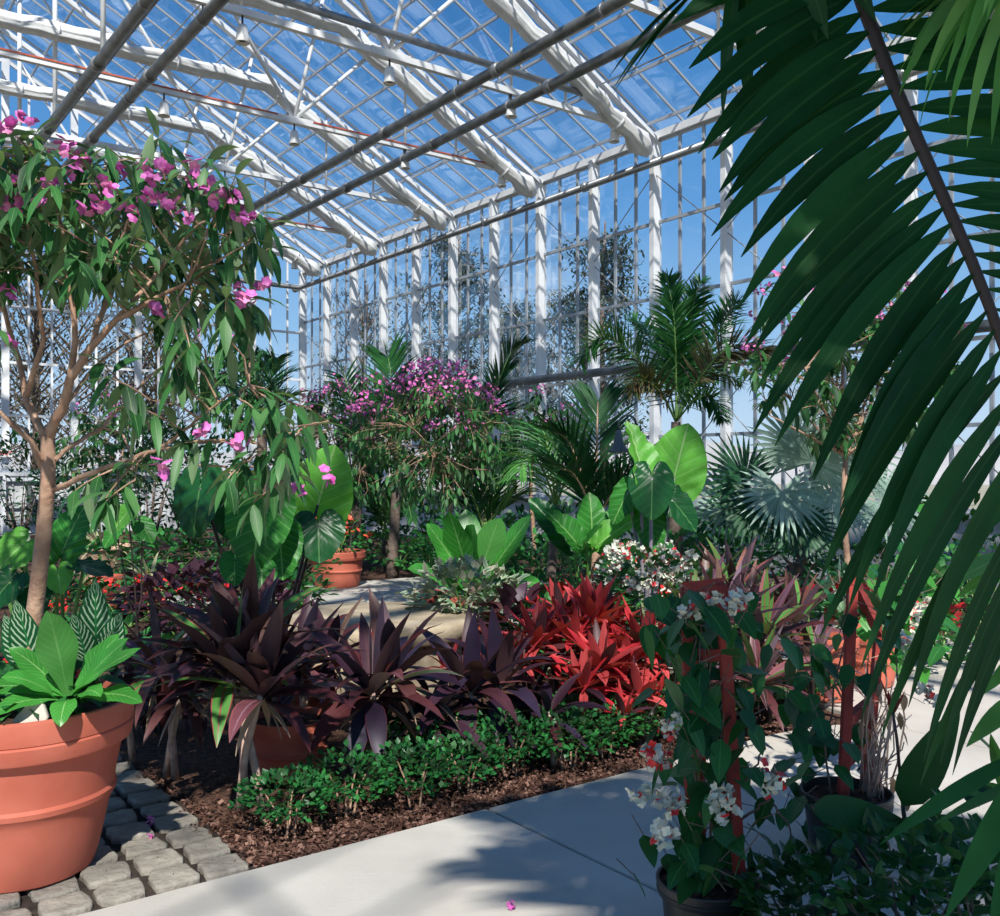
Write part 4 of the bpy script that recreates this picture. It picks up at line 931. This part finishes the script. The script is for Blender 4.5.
small_palm('dark palm behind the large upright fern', 478, 11.2, (484, 530), [(455, 470, -.3), (515, 462, .2), (520, 500, -.2), (440, 500, .2), (490, 450, .4)], 32, .45, .032, 'palm_dark', trunk_r=(.09, .08), droop=.4)
small_palm('cycad with recurved fronds beside the glory bush trunk', 388, 14.4, (388, 540), [(352, 500, -.6, 'palm', .5), (412, 520, -.7, 'palm', .6), (370, 470, .2), (420, 470, .3), (430, 500, -.2, None, .4), (345, 520, 0, None, .5)], 40, .26, .034, 'palm', trunk_r=(.12, .12), droop=.5, group='small feather palms')
small_palm('feathery palm near the end wall, above the young elephant ear', 262, 15.5, (262, 430), [(225, 385, 0), (292, 372, .3), (275, 360, -.3), (240, 365, .4), (300, 395, -.2)], 30, .40, .035, 'palm', trunk_r=(.1, .08))

# silver fan palm
base = gp(800, 9.8); t = thing('fan_palm', 'silver fan palm at the right, in front of the glass wall', 'palm', base)
mb = MB(); mb.tube([base - UP * .05, base + UP * .25, base + UP * .55], [.16, .14, .10], 14)
for k in range(40):
    f = k * 2.4; z = .08 + .5 * k / 40; leaf(mb, base + V((cos(f) * .12, sin(f) * .12, z)), (cos(f), sin(f), 1.2), .14, .07, 3, .1)
build('trunk', mb, 'bark_dark', t, base)
H = base + UP * .6
for x, y, dd, ax, nr, Rr, m in ((795, 448, -.1, (.05, -.1, 1), (0, -1, .25), .60, 'fan'), (745, 480, -.3, (-.8, -.2, .35), (-.2, -1, .5), .55, 'fan_dark'), (782, 492, -.6, (-.1, -.6, -1), (0, -1, .2), .55, 'fan'), (832, 492, -.3, (.6, -.2, -.75), (.3, -1, .3), .58, 'fan'), (752, 505, -.5, (-.55, -.4, -.6), (-.2, -1, .4), .50, 'fan_dark'),
                              (850, 452, .2, (.8, 0, .5), (.2, -1, .2), .6, 'fan'), (812, 462, -.5, (.45, -.4, .7), (.1, -1, .4), .5, 'fan'), (880, 500, .1, (.9, -.2, -.3), (.3, -1, .5), .6, 'fan'), (730, 500, .2, (-1, -.1, 0), (0, -1, .6), .55, 'fan'), (800, 525, -.6, (.1, -.6, -.9), (0, -1, .6), .45, 'fan_dark')):
    A = at(x, y, 9.8 + dd); mb = MB(); fan(mb, A, ax, nr, Rr, 30, 140, .3, .05); o = build('frond', mb, m, t, base)
    mb = MB(); mb.tube([H, H.lerp(A, .5) + UP * .06, A], [.018, .011], 7); build('leaf_stalk', mb, 'stalk_pale', o, base)

# lamp post with a bell shade on a gooseneck
d = 8.25; b = gp(636, d); t = thing('lamp_post', 'garden lamp with a grey bell shade on a gooseneck post', 'lamp', b)
mb = MB(); zt = at(636, 424, d).z; mb.tube([b, b + UP * .1, b + UP * .12, b + UP * zt], [.06, .06, .024, .02], 14); build('post', mb, 'steel_post', t, b)
mb = MB(); c = b + UP * zt; r_ = .075; mb.tube([c] + [c + V((-r_ + r_ * cos(f), 0, r_ * sin(f))) for f in [pi * k / 12 for k in range(1, 13)]] + [c + V((-2 * r_, 0, -.05))], .010, 8); build('gooseneck', mb, 'steel_post', t, b)
mb = MB(); e = c + V((-2 * r_, 0, -.05)); mb.lathe([(.014, .0), (.025, -.014), (.032, -.06), (.047, -.125), (.083, -.175), (.095, -.195), (.09, -.196), (.04, -.12), (.001, -.07)], 24, 0, e); build('shade', mb, 'bell', t, b)
mb = MB(); mb.lathe([(.001, -.13), (.026, -.145), (.033, -.17), (.02, -.20), (.001, -.21)], 14, 0, e); build('bulb', mb, 'sign_white', t, b)

# filler shrubs and ground cover
B = bush
B('variegated_shrub', 'grey green variegated plant in the pot beside the stone seat', 'plant', gp(466, 7.3) + UP * .34, .40, .30, .46, 620, .095, .048, 'variegated', None, 'stalk', 8, p_ovate, 3, .0, droop=.5)
B('flowering_shrub', 'white flowered bleeding heart bush right of the scarlet cordylines', 'shrub', gp(648, 6.1), .34, .26, 1.02, 420, .07, .04, ['vine', 'ground_green'], None, 'bark_dark', 9, p_ovate, 3, .5, ('white', 62), .4, fname='flower_cluster', fs=.9)
B('impatiens', 'red flowered impatiens bed in front of the wicker basket', 'flowers', gp(125, 9.3), .95, .55, .42, 700, .06, .035, 'ground_green', 'impatiens plants', 'stalk', 14, p_ovate, 2, .1, ('red', 55), .3, fs=1.0)
B('impatiens', 'red flowered impatiens right of the striped spider plant', 'flowers', gp(178, 8.9), .45, .40, .50, 260, .06, .035, 'ground_green', 'impatiens plants', 'stalk', 9, p_ovate, 2, .1, ('red', 20), .3, fs=1.0)
B('coleus', 'plum coloured coleus under the big elephant ear leaves', 'plant', gp(205, 8.3), .75, .5, .66, 520, .13, .075, 'purple', 'plum coloured plants', 'stalk_dark', 9, p_ovate, 3, .1, droop=.6)
B('coleus', 'plum coloured coleus between the calathea and the wispy cordyline', 'plant', gp(160, 5.6), .3, .25, .42, 120, .12, .065, 'purple', 'plum coloured plants', 'stalk_dark', 6, p_ovate, 3, .1, droop=.6)
B('coleus', 'plum coloured plant with curled leaves behind the blackish cordyline', 'plant', gp(518, 6.9), .2, .18, .62, 60, .18, .09, 'purple', 'plum coloured plants', 'stalk_dark', 6, p_ovate, 4, .3, droop=.9)
B('low_shrub', 'small clipped green shrub at the far path left of the stone seat', 'shrub', gp(190, 9.6), .42, .3, .30, 520, .04, .028, 'ground_green', 'low green shrubs', 'bark_dark', 6, p_paddle, 2, .1)
B('impatiens', 'coral impatiens in the pot on the far path', 'flowers', gp(337, 12.4) + UP * .40, .42, .38, .55, 320, .09, .05, 'ground_green', 'impatiens plants', 'stalk', 8, p_ovate, 2, .0, ('coral', 14), .4, fs=1.25)
for k, (x, d, rx, h, lab) in enumerate(((395, 14.2, .75, .62, 'low green shrub behind the far path'), (430, 13.4, .5, .5, 'low green shrub behind the dark red pot'), (278, 11.5, .7, .6, 'green shrub under the sunlit elephant ear leaf'), (345, 14.8, .8, .8, 'green shrub behind the coral impatiens pot'),
                                       (520, 8.6, .55, .55, 'green shrub right of the large upright fern'), (575, 7.2, .6, .55, 'leafy green plant left of the upright elephant ear'), (618, 7.0, .45, .5, 'leafy green plant at the foot of the upright elephant ear'), (700, 8.0, .5, .8, 'dark green shrub right of the upright elephant ear'),
                                       (745, 8.6, .6, .55, 'dark green shrub in front of the silver fan palm'), (880, 7.2, .6, .8, 'leafy green shrub behind the second red trellis'), (940, 7.6, .7, .75, 'leafy green shrub at the right behind the palm frond'), (990, 8.2, .8, .9, 'green shrub at the far right under the palm frond'), (850, 9.0, .7, .6, 'green shrub at the foot of the slim glory bush'), (30, 7.6, .7, .7, 'green shrub behind the round-leaved elephant ear'), (85, 6.4, .5, .5, 'green shrub behind the big pot'))):
    B('leafy_shrub', lab, 'shrub', gp(x, d), rx, rx * .7, h, int(330 * (rx + .35)), .095 if d > 8 else .1, .05, 'dark_shrub' if k in (7, 8, 13) else 'ground_green', 'leafy green shrubs', 'stalk', 8, p_ovate, 3, .08, ('red', 8) if k in (5, 9, 10) else None, .45, fs=1.8)
for k, (x, d, rx, h, lab) in enumerate(((20, 20, 1.2, 2.3, 'tall dark shrub by the end wall, left of the trunk'), (80, 19, 1.0, 1.9, 'dark shrub by the end wall, right of the trunk'), (190, 19, 1.2, 2.3, 'tall dark shrub by the end wall, behind the long low branch'), (150, 17.5, .9, 2.6, 'slim dark shrub in front of the end wall'), (300, 18, 1.2, 1.9, 'tall dark shrub by the far corner'), (560, 14.5, .9, 1.0, 'dark shrub at the foot of the glass wall'), (720, 12.8, .9, .9, 'dark shrub at the foot of the glass wall behind the fan palm'), (655, 13.2, .8, 1.0, 'dark shrub at the foot of the foxtail palm'), (440, 16, 1.0, 1.8, 'tall dark shrub by the glass wall behind the glory bush'), (960, 10.5, .9, 1.2, 'dark shrub by the glass wall at the far right'))):
    B('tall_shrub', lab, 'shrub', gp(x, d), rx, rx * .7, h, int(420 * rx * h ** .5), .17, .065, 'dark_shrub', 'tall shrubs along the glass', 'bark_dark', 7, p_lance, 3, .12, None, .5)
for k, (x, d, rx, h, lab) in enumerate(((165, 12.5, 1.0, .7, 'low green bed plant behind the small clipped shrub'), (225, 13.5, 1.1, .8, 'low green bed plant behind the plum coleus'), (268, 9.6, .6, .5, 'low green bed plant under the big elephant ear'), (60, 11.0, 1.0, .7, 'low green bed plant left of the wicker basket'), (300, 15.5, 1.2, .9, 'low green bed plant behind the pot on the far path'),
                                       (410, 15.6, 1.2, 1.0, 'low green bed plant at the foot of the cycad'), (480, 13.6, 1.0, .9, 'low green bed plant behind the dark palm'), (520, 11.2, .9, .75, 'low green bed plant under the sunlit feather palm'), (575, 10.6, .8, .7, 'low green bed plant at the foot of the stiff feather palm'), (625, 11.4, .9, .85, 'low green bed plant at the foot of the garden lamp'),
                                       (690, 10.6, .9, .8, 'low green bed plant under the foxtail palm'), (760, 11.6, 1.0, .8, 'low green bed plant behind the silver fan palm'), (540, 7.6, .5, .45, 'low green bed plant behind the scarlet cordylines'), (880, 9.7, .8, .8, 'low green bed plant right of the slim glory bush'))):
    B('bed_plant', lab, 'plant', gp(x, d), rx, rx * .6, h, int(420 * (rx + .2)), .13, .06, ['ground_green', 'dark_shrub', 'ground_green'], 'low green bed plants', 'stalk', 8, p_ovate, 3, .06, None, .5)
t = B('grass_tuft', 'pale striped grassy plant behind the scarlet cordylines', 'plant', gp(610, 6.9), .4, .3, .45, 240, .2, .018, 'spider', None, 'stalk', 5, p_strap, 4, .05, None, .8)
straps('stiff silver rosette plant beside the fan palm trunk', gp(838, 8.6) + UP * .2, 16, .55, .06, 'fan', None, 75, 5, .1, 'agave')

# ------------------------------------------------------------------ red trellises and their vines
def trellis(label, posts, bars):
    b = V((posts[0][0].x, posts[0][0].y, 0)); t = thing('trellis', label, 'trellis', b, 'red trellises')
    for p, q in posts: mb = MB(); mb.bar(p, q, .034, .034, up=V((0, 1, 0))); build('post', mb, 'red_stake', t, b, False)
    for p, q in bars: mb = MB(); mb.bar(p, q, .034, .038); build('crossbar', mb, 'red_stake', t, b, False)
    return t
d = 3.0
A0p, A1p = at(741, 900, d), at(721, 584, d); B0p, B1p = at(693, 885, d + .12), at(686, 588, d + .12)
trellis('red wooden trellis in the black pot, arched over at the top', [(A0p, A1p), (B0p, B1p), (at(700, 890, d + .22), at(700, 620, d + .22))], [(B1p, A1p), (at(690, 655, d + .11), at(724, 655, d)), (at(690, 750, d + .11), at(732, 752, d))])
d = 3.7
trellis('red wooden trellis of sunlit posts in the pot of dry mulch', [(at(841, 838, d), at(853, 572, d)), (at(864, 800, d + .25), at(880, 628, d + .25))], [(at(852, 578, d), at(879, 632, d + .25)), (at(846, 722, d), at(873, 700, d + .25)), (at(843, 764, d), at(868, 742, d + .25))])
def vine(label, base, zone, n, L, W, mats, fl, stems, fpos=None):
    t = thing('bleeding_heart_vine', label, 'vine', base, 'bleeding heart vines'); base = V(base)
    st, lf = MB(), MB()
    for s in stems:
        s2 = [V(s[0])]
        for q0, q1 in zip(s, s[1:]):
            for f in (.25, .5, .75, 1): s2.append(V(q0).lerp(V(q1), f) + V((U(-1, 1), U(-1, 1), 0)) * (.016 if f < 1 else .004))
        st.tube(s2, [.0048, .0022], 6)
    for _ in range(n):
        p = zone(); q = V((U(-1, 1), U(-1, .3), U(-.9, .3))).normalized()
        st.tube([p - q * .07 + UP * .01, p], .0018, 4, caps=False)
        leaf(lf, p, q + V((0, -.2, -.45)), L * U(.6, 1.2), W * U(.8, 1.15), 6, .6, .15, p_ovate, mi=random.randrange(len(mats)), roll=U(-.6, .6))
    build('stems', st, 'bark_dark', t, base); build('foliage', lf, mats, t, base)
    for p in (fpos or [zone() for _ in range(fl)]): place('flower_cluster', random.choice(FL['white']), t, V(p) - base, U(.7, 1.1))
    return t
def z1():
    y = U(585, 880); c = 697 + (y - 585) * .04; return at(c + random.gauss(0, 24 + (y - 585) * .03), y, U(2.8, 3.25))
def wig(pts): return [V(p) + V((U(-.02, .02), U(-.02, .02), 0)) for p in pts]
vine('bleeding heart vine with white flowers on the arched red trellis', gp(708, 3.05) + UP * .2, z1, 175, .115, .066, ['vine', 'vine', 'vine', 'dark_shrub'], 0, [wig([at(700 + k * 6, 885, 3.05), at(695 + k * 8, 800, 3.0), at(705 + k * 5, 700, 3.05), at(690 + k * 10, 620, 3.0)]) for k in range(4)] + [[at(740, 820, 3), at(770, 800, 3.0), at(790, 830, 3.0), at(790, 860, 3.0)], [at(730, 800, 3), at(752, 770, 3), at(765, 740, 3)]],
     [at(x, y, 2.85) for x, y in ((722, 800), (726, 812), (676, 800), (672, 808), (655, 755), (660, 762), (648, 752), (712, 600), (738, 600), (700, 605), (668, 730), (664, 835), (770, 775), (772, 785), (718, 795), (655, 795), (672, 722), (640, 795), (690, 612), (735, 606))])
def z2():
    y = U(575, 840); return at(840 + random.gauss(0, 26) - (18 if y > 640 else -22), y, U(3.45, 4.0))
vine('bleeding heart vine with dark leaves on the sunlit red trellis', gp(846, 3.72) + UP * .22, z2, 95, .115, .068, ['vine', 'vine', 'dark_shrub'], 0, [wig([at(838 + k * 8, 830, 3.7), at(830 + k * 9, 740, 3.7), at(845 + k * 6, 640, 3.75), at(835 + k * 12, 570, 3.7)]) for k in range(2)] + [[at(862, 800, 3.9), at(880, 770, 3.9), at(905, 742, 3.85)], [at(858, 770, 3.9), at(885, 745, 3.9), at(892, 700, 3.9)]], [at(x, y, 3.6) for x, y in ((925, 606), (912, 612), (926, 690), (932, 700), (898, 645), (905, 640))])
def z3(): return at(random.gauss(893, 20), random.gauss(600, 36), U(4.0, 4.6))
vine('bright leafy vine right of the sunlit red trellis', gp(890, 4.3), z3, 95, .11, .07, ['vine_lit', 'vine_lit', 'vine'], 3, [wig([gp(890, 4.3), at(885, 700, 4.3), at(892, 620, 4.3), at(888, 565, 4.3)]), wig([gp(895, 4.3), at(905, 720, 4.3), at(900, 640, 4.3), at(912, 575, 4.3)])])
p = gp(872, 3.72) + UP * .22; t = thing('dry_stems', 'tangle of dry tan stems behind the sunlit red trellis', 'plant', p); mb = MB()
for k in range(34):
    q = at(U(862, 905), U(660, 790), U(3.7, 4.0)); mb.tube([p + V((U(-.05, .05), U(-.05, .05), -.02)), p.lerp(q, .5) + V((U(-.05, .05), 0, U(0, .06))), q, q + V((U(-.12, .15), U(-.1, .1), U(-.08, .05)))], [.004, .0015], 5)
build('stems', mb, 'cane', t, p); mb = MB()
for k in range(22): leaf(mb, at(U(858, 910), U(680, 800), 3.8), (U(-.5, .5), -.2, -1), .07, .03, 4, .4)
build('dry_leaves', mb, 'dry', t, p)

# ------------------------------------------------------------------ foreground at the right
for k, (x, d, rx, h, lab) in enumerate(((905, 2.75, .36, .47, 'dark leafy shrub at the lower right, below the sunlit trellis'), (805, 2.9, .24, .33, 'low dark shrub between the two black pots'), (985, 2.6, .3, .60, 'dark leafy shrub at the bottom right corner'), (765, 2.72, .15, .16, 'small dark seedling beside the first black pot'))):
    B('dark_shrub', lab, 'shrub', gp(x, d), rx, rx * .8, h, int(1000 * (rx + .1)), .062, .036, ['dark_shrub', 'dark_shrub', 'vine'], 'dark shrubs at the lower right', 'bark_dark', 9, p_ovate, 4, .05, None, .35, shell=.3)
b = gp(915, 3.1); t = thing('paddle_plant', 'slender plant with dark paddle leaves in front of the sunlit path', 'plant', b)
for A, dd, L, W, m, n_ in ((at(903, 806, 3.0), (.24, -.05, .5), .36, .125, 'dark_shrub', 1), (at(812, 806, 2.9), (1, -.1, -.18), .34, .10, 'dark_shrub', 1), (at(912, 830, 3.0), (1, -.1, .1), .24, .085, 'dark_shrub', 1)):
    mb = MB(); leaf(mb, A, dd, L, W, 10, .12, .12, p_ovate, up=(0, -1, .35)); o = build('leaf', mb, m, t, b)
    mb = MB(); mb.tube([b - UP * .02, b.lerp(A, .6) + UP * .03, A], .007, 7); build('leaf_stalk', mb, 'stalk_dark', o, b)
mb = MB(); mb.tube([b, at(905, 830, 3.05), at(897, 740, 3.05), at(893, 712, 3.05)], [.007, .004], 7); build('stem', mb, 'stalk_dark', t, b)
mb = MB()
for e in ((912, 650), (888, 690), (880, 676), (905, 690)): leaf(mb, at(893, 716, 3.05), at(*e, 3.05) - at(893, 716, 3.05), (at(*e, 3.05) - at(893, 716, 3.05)).length, .022, 5, .1)
build('red_shoot', mb, 'red_leaf', t, b)
# broad-leaved cane palm at the right edge: light green leaves, some with sunlight painted into the colour
b = gp(1075, 2.7); t = thing('cane_palm', 'cane palm with light green leaf blades reaching in at the right edge', 'palm', b)
mb = MB(); mb.tube([b - UP * .02, b + V((0, 0, .5)), b + V((-.03, -.02, 1.0)), b + V((-.05, 0, 1.4))], [.022, .016], 10); build('cane', mb, 'stalk', t, b)
for pts, ls, m in (([(1060, 700, 2.7), (1040, 600, 2.5), (1010, 545, 2.4)], [((1012, 552, 2.35), (944, 594, 2.2), .052), ((1012, 560, 2.35), (958, 604, 2.25), .035), ((1030, 560, 2.4), (1010, 480, 2.4), .05)], 'palm_lit'),
                   ([(1070, 800, 2.6), (1050, 700, 2.45), (1030, 640, 2.3)], [((1035, 628, 2.25), (962, 668, 2.15), .05), ((1030, 690, 2.3), (968, 752, 2.2), .05), ((1040, 640, 2.25), (985, 700, 2.15), .04)], 'palm_light'),
                   ([(1075, 880, 2.5), (1050, 790, 2.3), (1020, 720, 2.1)], [((1030, 750, 2.2), (880, 846, 2.1), .042), ((1050, 740, 2.1), (945, 920, 1.95), .06), ((1050, 770, 2.1), (990, 930, 1.95), .06), ((1040, 775, 2.2), (935, 830, 2.3), .035)], 'palm'),
                   ([(1075, 860, 2.9), (1040, 800, 2.9), (1000, 760, 2.8)], [((1005, 765, 2.8), (968, 735, 2.7), .06), ((1005, 800, 2.8), (990, 735, 2.7), .07), ((1010, 790, 2.8), (970, 800, 2.6), .06)], 'palm_light')):
    lf, rc = MB(), MB(); rc.tube(MX(pts), .008, 7)
    for p, q, w_ in ls:
        p, q = at(*p), at(*q); leaf(lf, p, q - p + UP * .03, (q - p).length, w_, 8, .15, .18, p_lance, up=(.1, -.5, 1))
    o = build('frond', lf, m, t, b); build('rachis', rc, 'stalk', o, b)

# the big foreground palm: trunk behind the camera's right shoulder, fronds arching over
tb_ = V((1.5, -.7, 0)); cr = V((1.2, -.35, 2.85))
t = thing('kentia_palm', 'large dark palm whose fronds hang in from the upper right', 'palm', tb_)
mb = MB(); mb.tube([tb_ - UP * .02, tb_ + V((-.08, .1, .9)), tb_ + V((-.2, .28, 1.9)), cr - UP * .1], [.11, .085, .075, .07], 16); build('trunk', mb, 'bark_dark', t, tb_)
def big_frond(pts, n, L, W, m, lenf, ang=62, droop=.55, nrm=(0, -1, .25), jit=.16, sides=(-1, 1), stem=None, wf=None, df=None):
    lf, rc = MB(), MB()
    frond(lf, rc, pts, n, L, W, ang, droop, (.014, .008), nrm, 0, jit, 0, .02, 8, lenf, wf, df, .16, sides)
    o = build('frond', lf, m, t, tb_)
    if stem: rc.tube(stem, [.02, .015], 8)
    build('rachis', rc, 'rachis', o, tb_)
P0 = at(838, -75, 1.86)
big_frond([P0, at(862, 2, 1.83), at(897, 92, 1.8), at(938, 185, 1.78), at(972, 262, 1.76), at(1005, 350, 1.75), at(1036, 450, 1.76), at(1060, 560, 1.8)], 32, .60, .057, 'palm_dark', lambda s: .66 + .52 * s if s < .8 else 1.076 - (s - .8) * 1.5, 80, .42, wf=lambda s: 1.08 - .5 * s, df=lambda s: .9 + 1.3 * s, stem=[cr, V((1.2, .7, 3.05)), V((.85, 1.5, 2.95)), P0])
big_frond([at(790, -190, 1.7), at(770, -120, 1.75), at(742, -60, 1.85), at(720, -30, 1.95)], 14, .36, .06, 'palm_dark', lambda s: .9, 60, .4, stem=[cr, V((1.1, .5, 3.2)), at(790, -190, 1.7)])
big_frond([at(1100, -170, 1.5), at(1062, -90, 1.55), at(1022, -40, 1.62), at(985, -25, 1.7)], 18, .33, .026, 'palm_light', lambda s: .9, 42, 1.8, stem=[cr, V((1.3, .6, 3.1)), at(1100, -170, 1.5)])
for ex, ey, rise in ((2.6, .4, .6), (2.4, -1.0, .6), (1.0, -2.0, .6), (.1, -1.3, .6), (.42, 1.1, .75), (.75, 1.35, .6), (1.1, 1.5, .75), (1.5, 1.4, .55), (1.9, 1.2, .7), (2.3, .9, .6), (3.0, -.3, .6), (1.8, -1.9, .6), (.35, .55, .7), (.95, .95, 1.0), (1.6, .8, 1.0)):  # unseen crown fronds, added to shade the hanging frond and the lower right
    e = V((ex, ey, 0)); dv = (e - V((cr.x, cr.y, 0)))
    big_frond([cr, cr + dv * .35 + UP * rise * .8, cr + dv * .75 + UP * rise, cr + dv * 1.1 + UP * rise * .65], 32, .50, .065, 'palm_dark', lambda s: .6 + .5 * sin(pi * s), 60, .5, nrm=(0, 0, 1))

B('pot_filler', 'low dark green leafy ground cover filling the soil of the big pot', 'plant', POT + UP * .60, .33, .33, .16, 260, .085, .045, ['dark_shrub', 'vine', 'ground_green'], None, 'stalk', 9, p_ovate, 4, .0, ('red', 5), .5, shell=.2, fs=.8)
# bits on the ground and in the pot
p = at(33, 716, 3.36); t = thing('flat_stone', 'pale flat stone leaning on the soil at the front of the big pot', 'stone', p)
mb = MB(); q = [(-.05, -.045), (.045, -.04), (.06, .0), (.03, .05), (-.01, .055), (-.06, -.01)]
mb.strip([[V((x * k, -.012 + z_ * .9 + y * .35, y * k)) for x, y in q] for z_, k in ((-.01, .9), (-.008, 1), (.012, 1), (.016, .9))], None, 0, True); b_ = len(mb.v); mb.v.extend([V((x * .9, -.021 + y * .35, y * .9)) for x, y in q]); mb.face(range(b_, b_ + 6)); build('slab', mb, 'pebble', t)
for k, (x, y) in enumerate(((151, 838), (150, 824), (512, 908))):
    p = gp(x, 1440 / (y - 470)); p.z = .008; t = tag(place('fallen_petal', FL['magenta'][k], None, p, .35), ['magenta petal fallen on the cobbles, nearer the path', 'magenta petal fallen on the cobbles, farther from the path', 'magenta petal fallen on the path'][k], 'petal', 'fallen petals')

# ------------------------------------------------------------------ sun, sky, camera
sun = bpy.data.lights.new('sun', 'SUN'); sun.energy = SUN_E; sun.angle = R(.9); sun.color = (1, .955, .88)
so = bpy.data.objects.new('sun', sun); COL.objects.link(so)
az = V(SUN_H).normalized(); el = R(SUN_EL)
sd = V((az.x * cos(el), az.y * cos(el), sin(el))); so.rotation_euler = (-sd).to_track_quat('-Z', 'Y').to_euler()
wd = bpy.data.worlds.new('sky'); bpy.context.scene.world = wd; wd.use_nodes = True; nt = wd.node_tree
for n in list(nt.nodes): nt.nodes.remove(n)
out = nt.nodes.new('ShaderNodeOutputWorld'); bg = nt.nodes.new('ShaderNodeBackground'); nt.links.new(bg.outputs[0], out.inputs[0])
g = nt.nodes.new('ShaderNodeTexCoord').outputs['Generated']
s = nt.nodes.new('ShaderNodeSeparateXYZ'); nt.links.new(g, s.inputs[0])
skyc = ramp(nt, s.outputs[2], [(0, (.64, .78, .92)), (.05, (.54, .73, .93)), (.14, (.31, .56, .87)), (.26, (.13, .36, .74)), (.42, (.06, .245, .60)), (1, (.035, .14, .42))])
mp = nt.nodes.new('ShaderNodeMapping'); mp.inputs['Scale'].default_value = (1.4, 1.4, 4.2); mp.inputs['Rotation'].default_value = (.1, .35, .5); nt.links.new(g, mp.inputs[0])
cl = noise(nt, 2.6, 9, mp.outputs[0], .62)
cm = ramp(nt, cl, [(.56, (0, 0, 0)), (.85, (.6, .6, .6))])
col = mixc(nt, cm, skyc, (.78, .84, .92))
nt.links.new(col, bg.inputs[0]); bg.inputs[1].default_value = SKY_E
cam = bpy.data.cameras.new('camera'); co = bpy.data.objects.new('camera', cam); COL.objects.link(co)
co.location = (0, 0, EYE); co.rotation_euler = (pi / 2, 0, 0); cam.sensor_width = 36; cam.lens = 34.56; cam.shift_y = .012; cam.clip_end = 1000; cam.clip_start = .05
sc = bpy.context.scene; sc.camera = co
sc.view_settings.view_transform = 'Standard'; sc.view_settings.look = 'None'; sc.view_settings.gamma = 1; sc.view_settings.exposure = EXPO; sc.view_settings.use_curve_mapping = False
cy = sc.cycles; cy.transparent_max_bounces = 24; cy.max_bounces = 8; cy.diffuse_bounces = 3; cy.glossy_bounces = 3; cy.transmission_bounces = 4; cy.use_denoising = True; cy.sample_clamp_indirect = 4; cy.caustics_reflective = False; cy.caustics_refractive = False
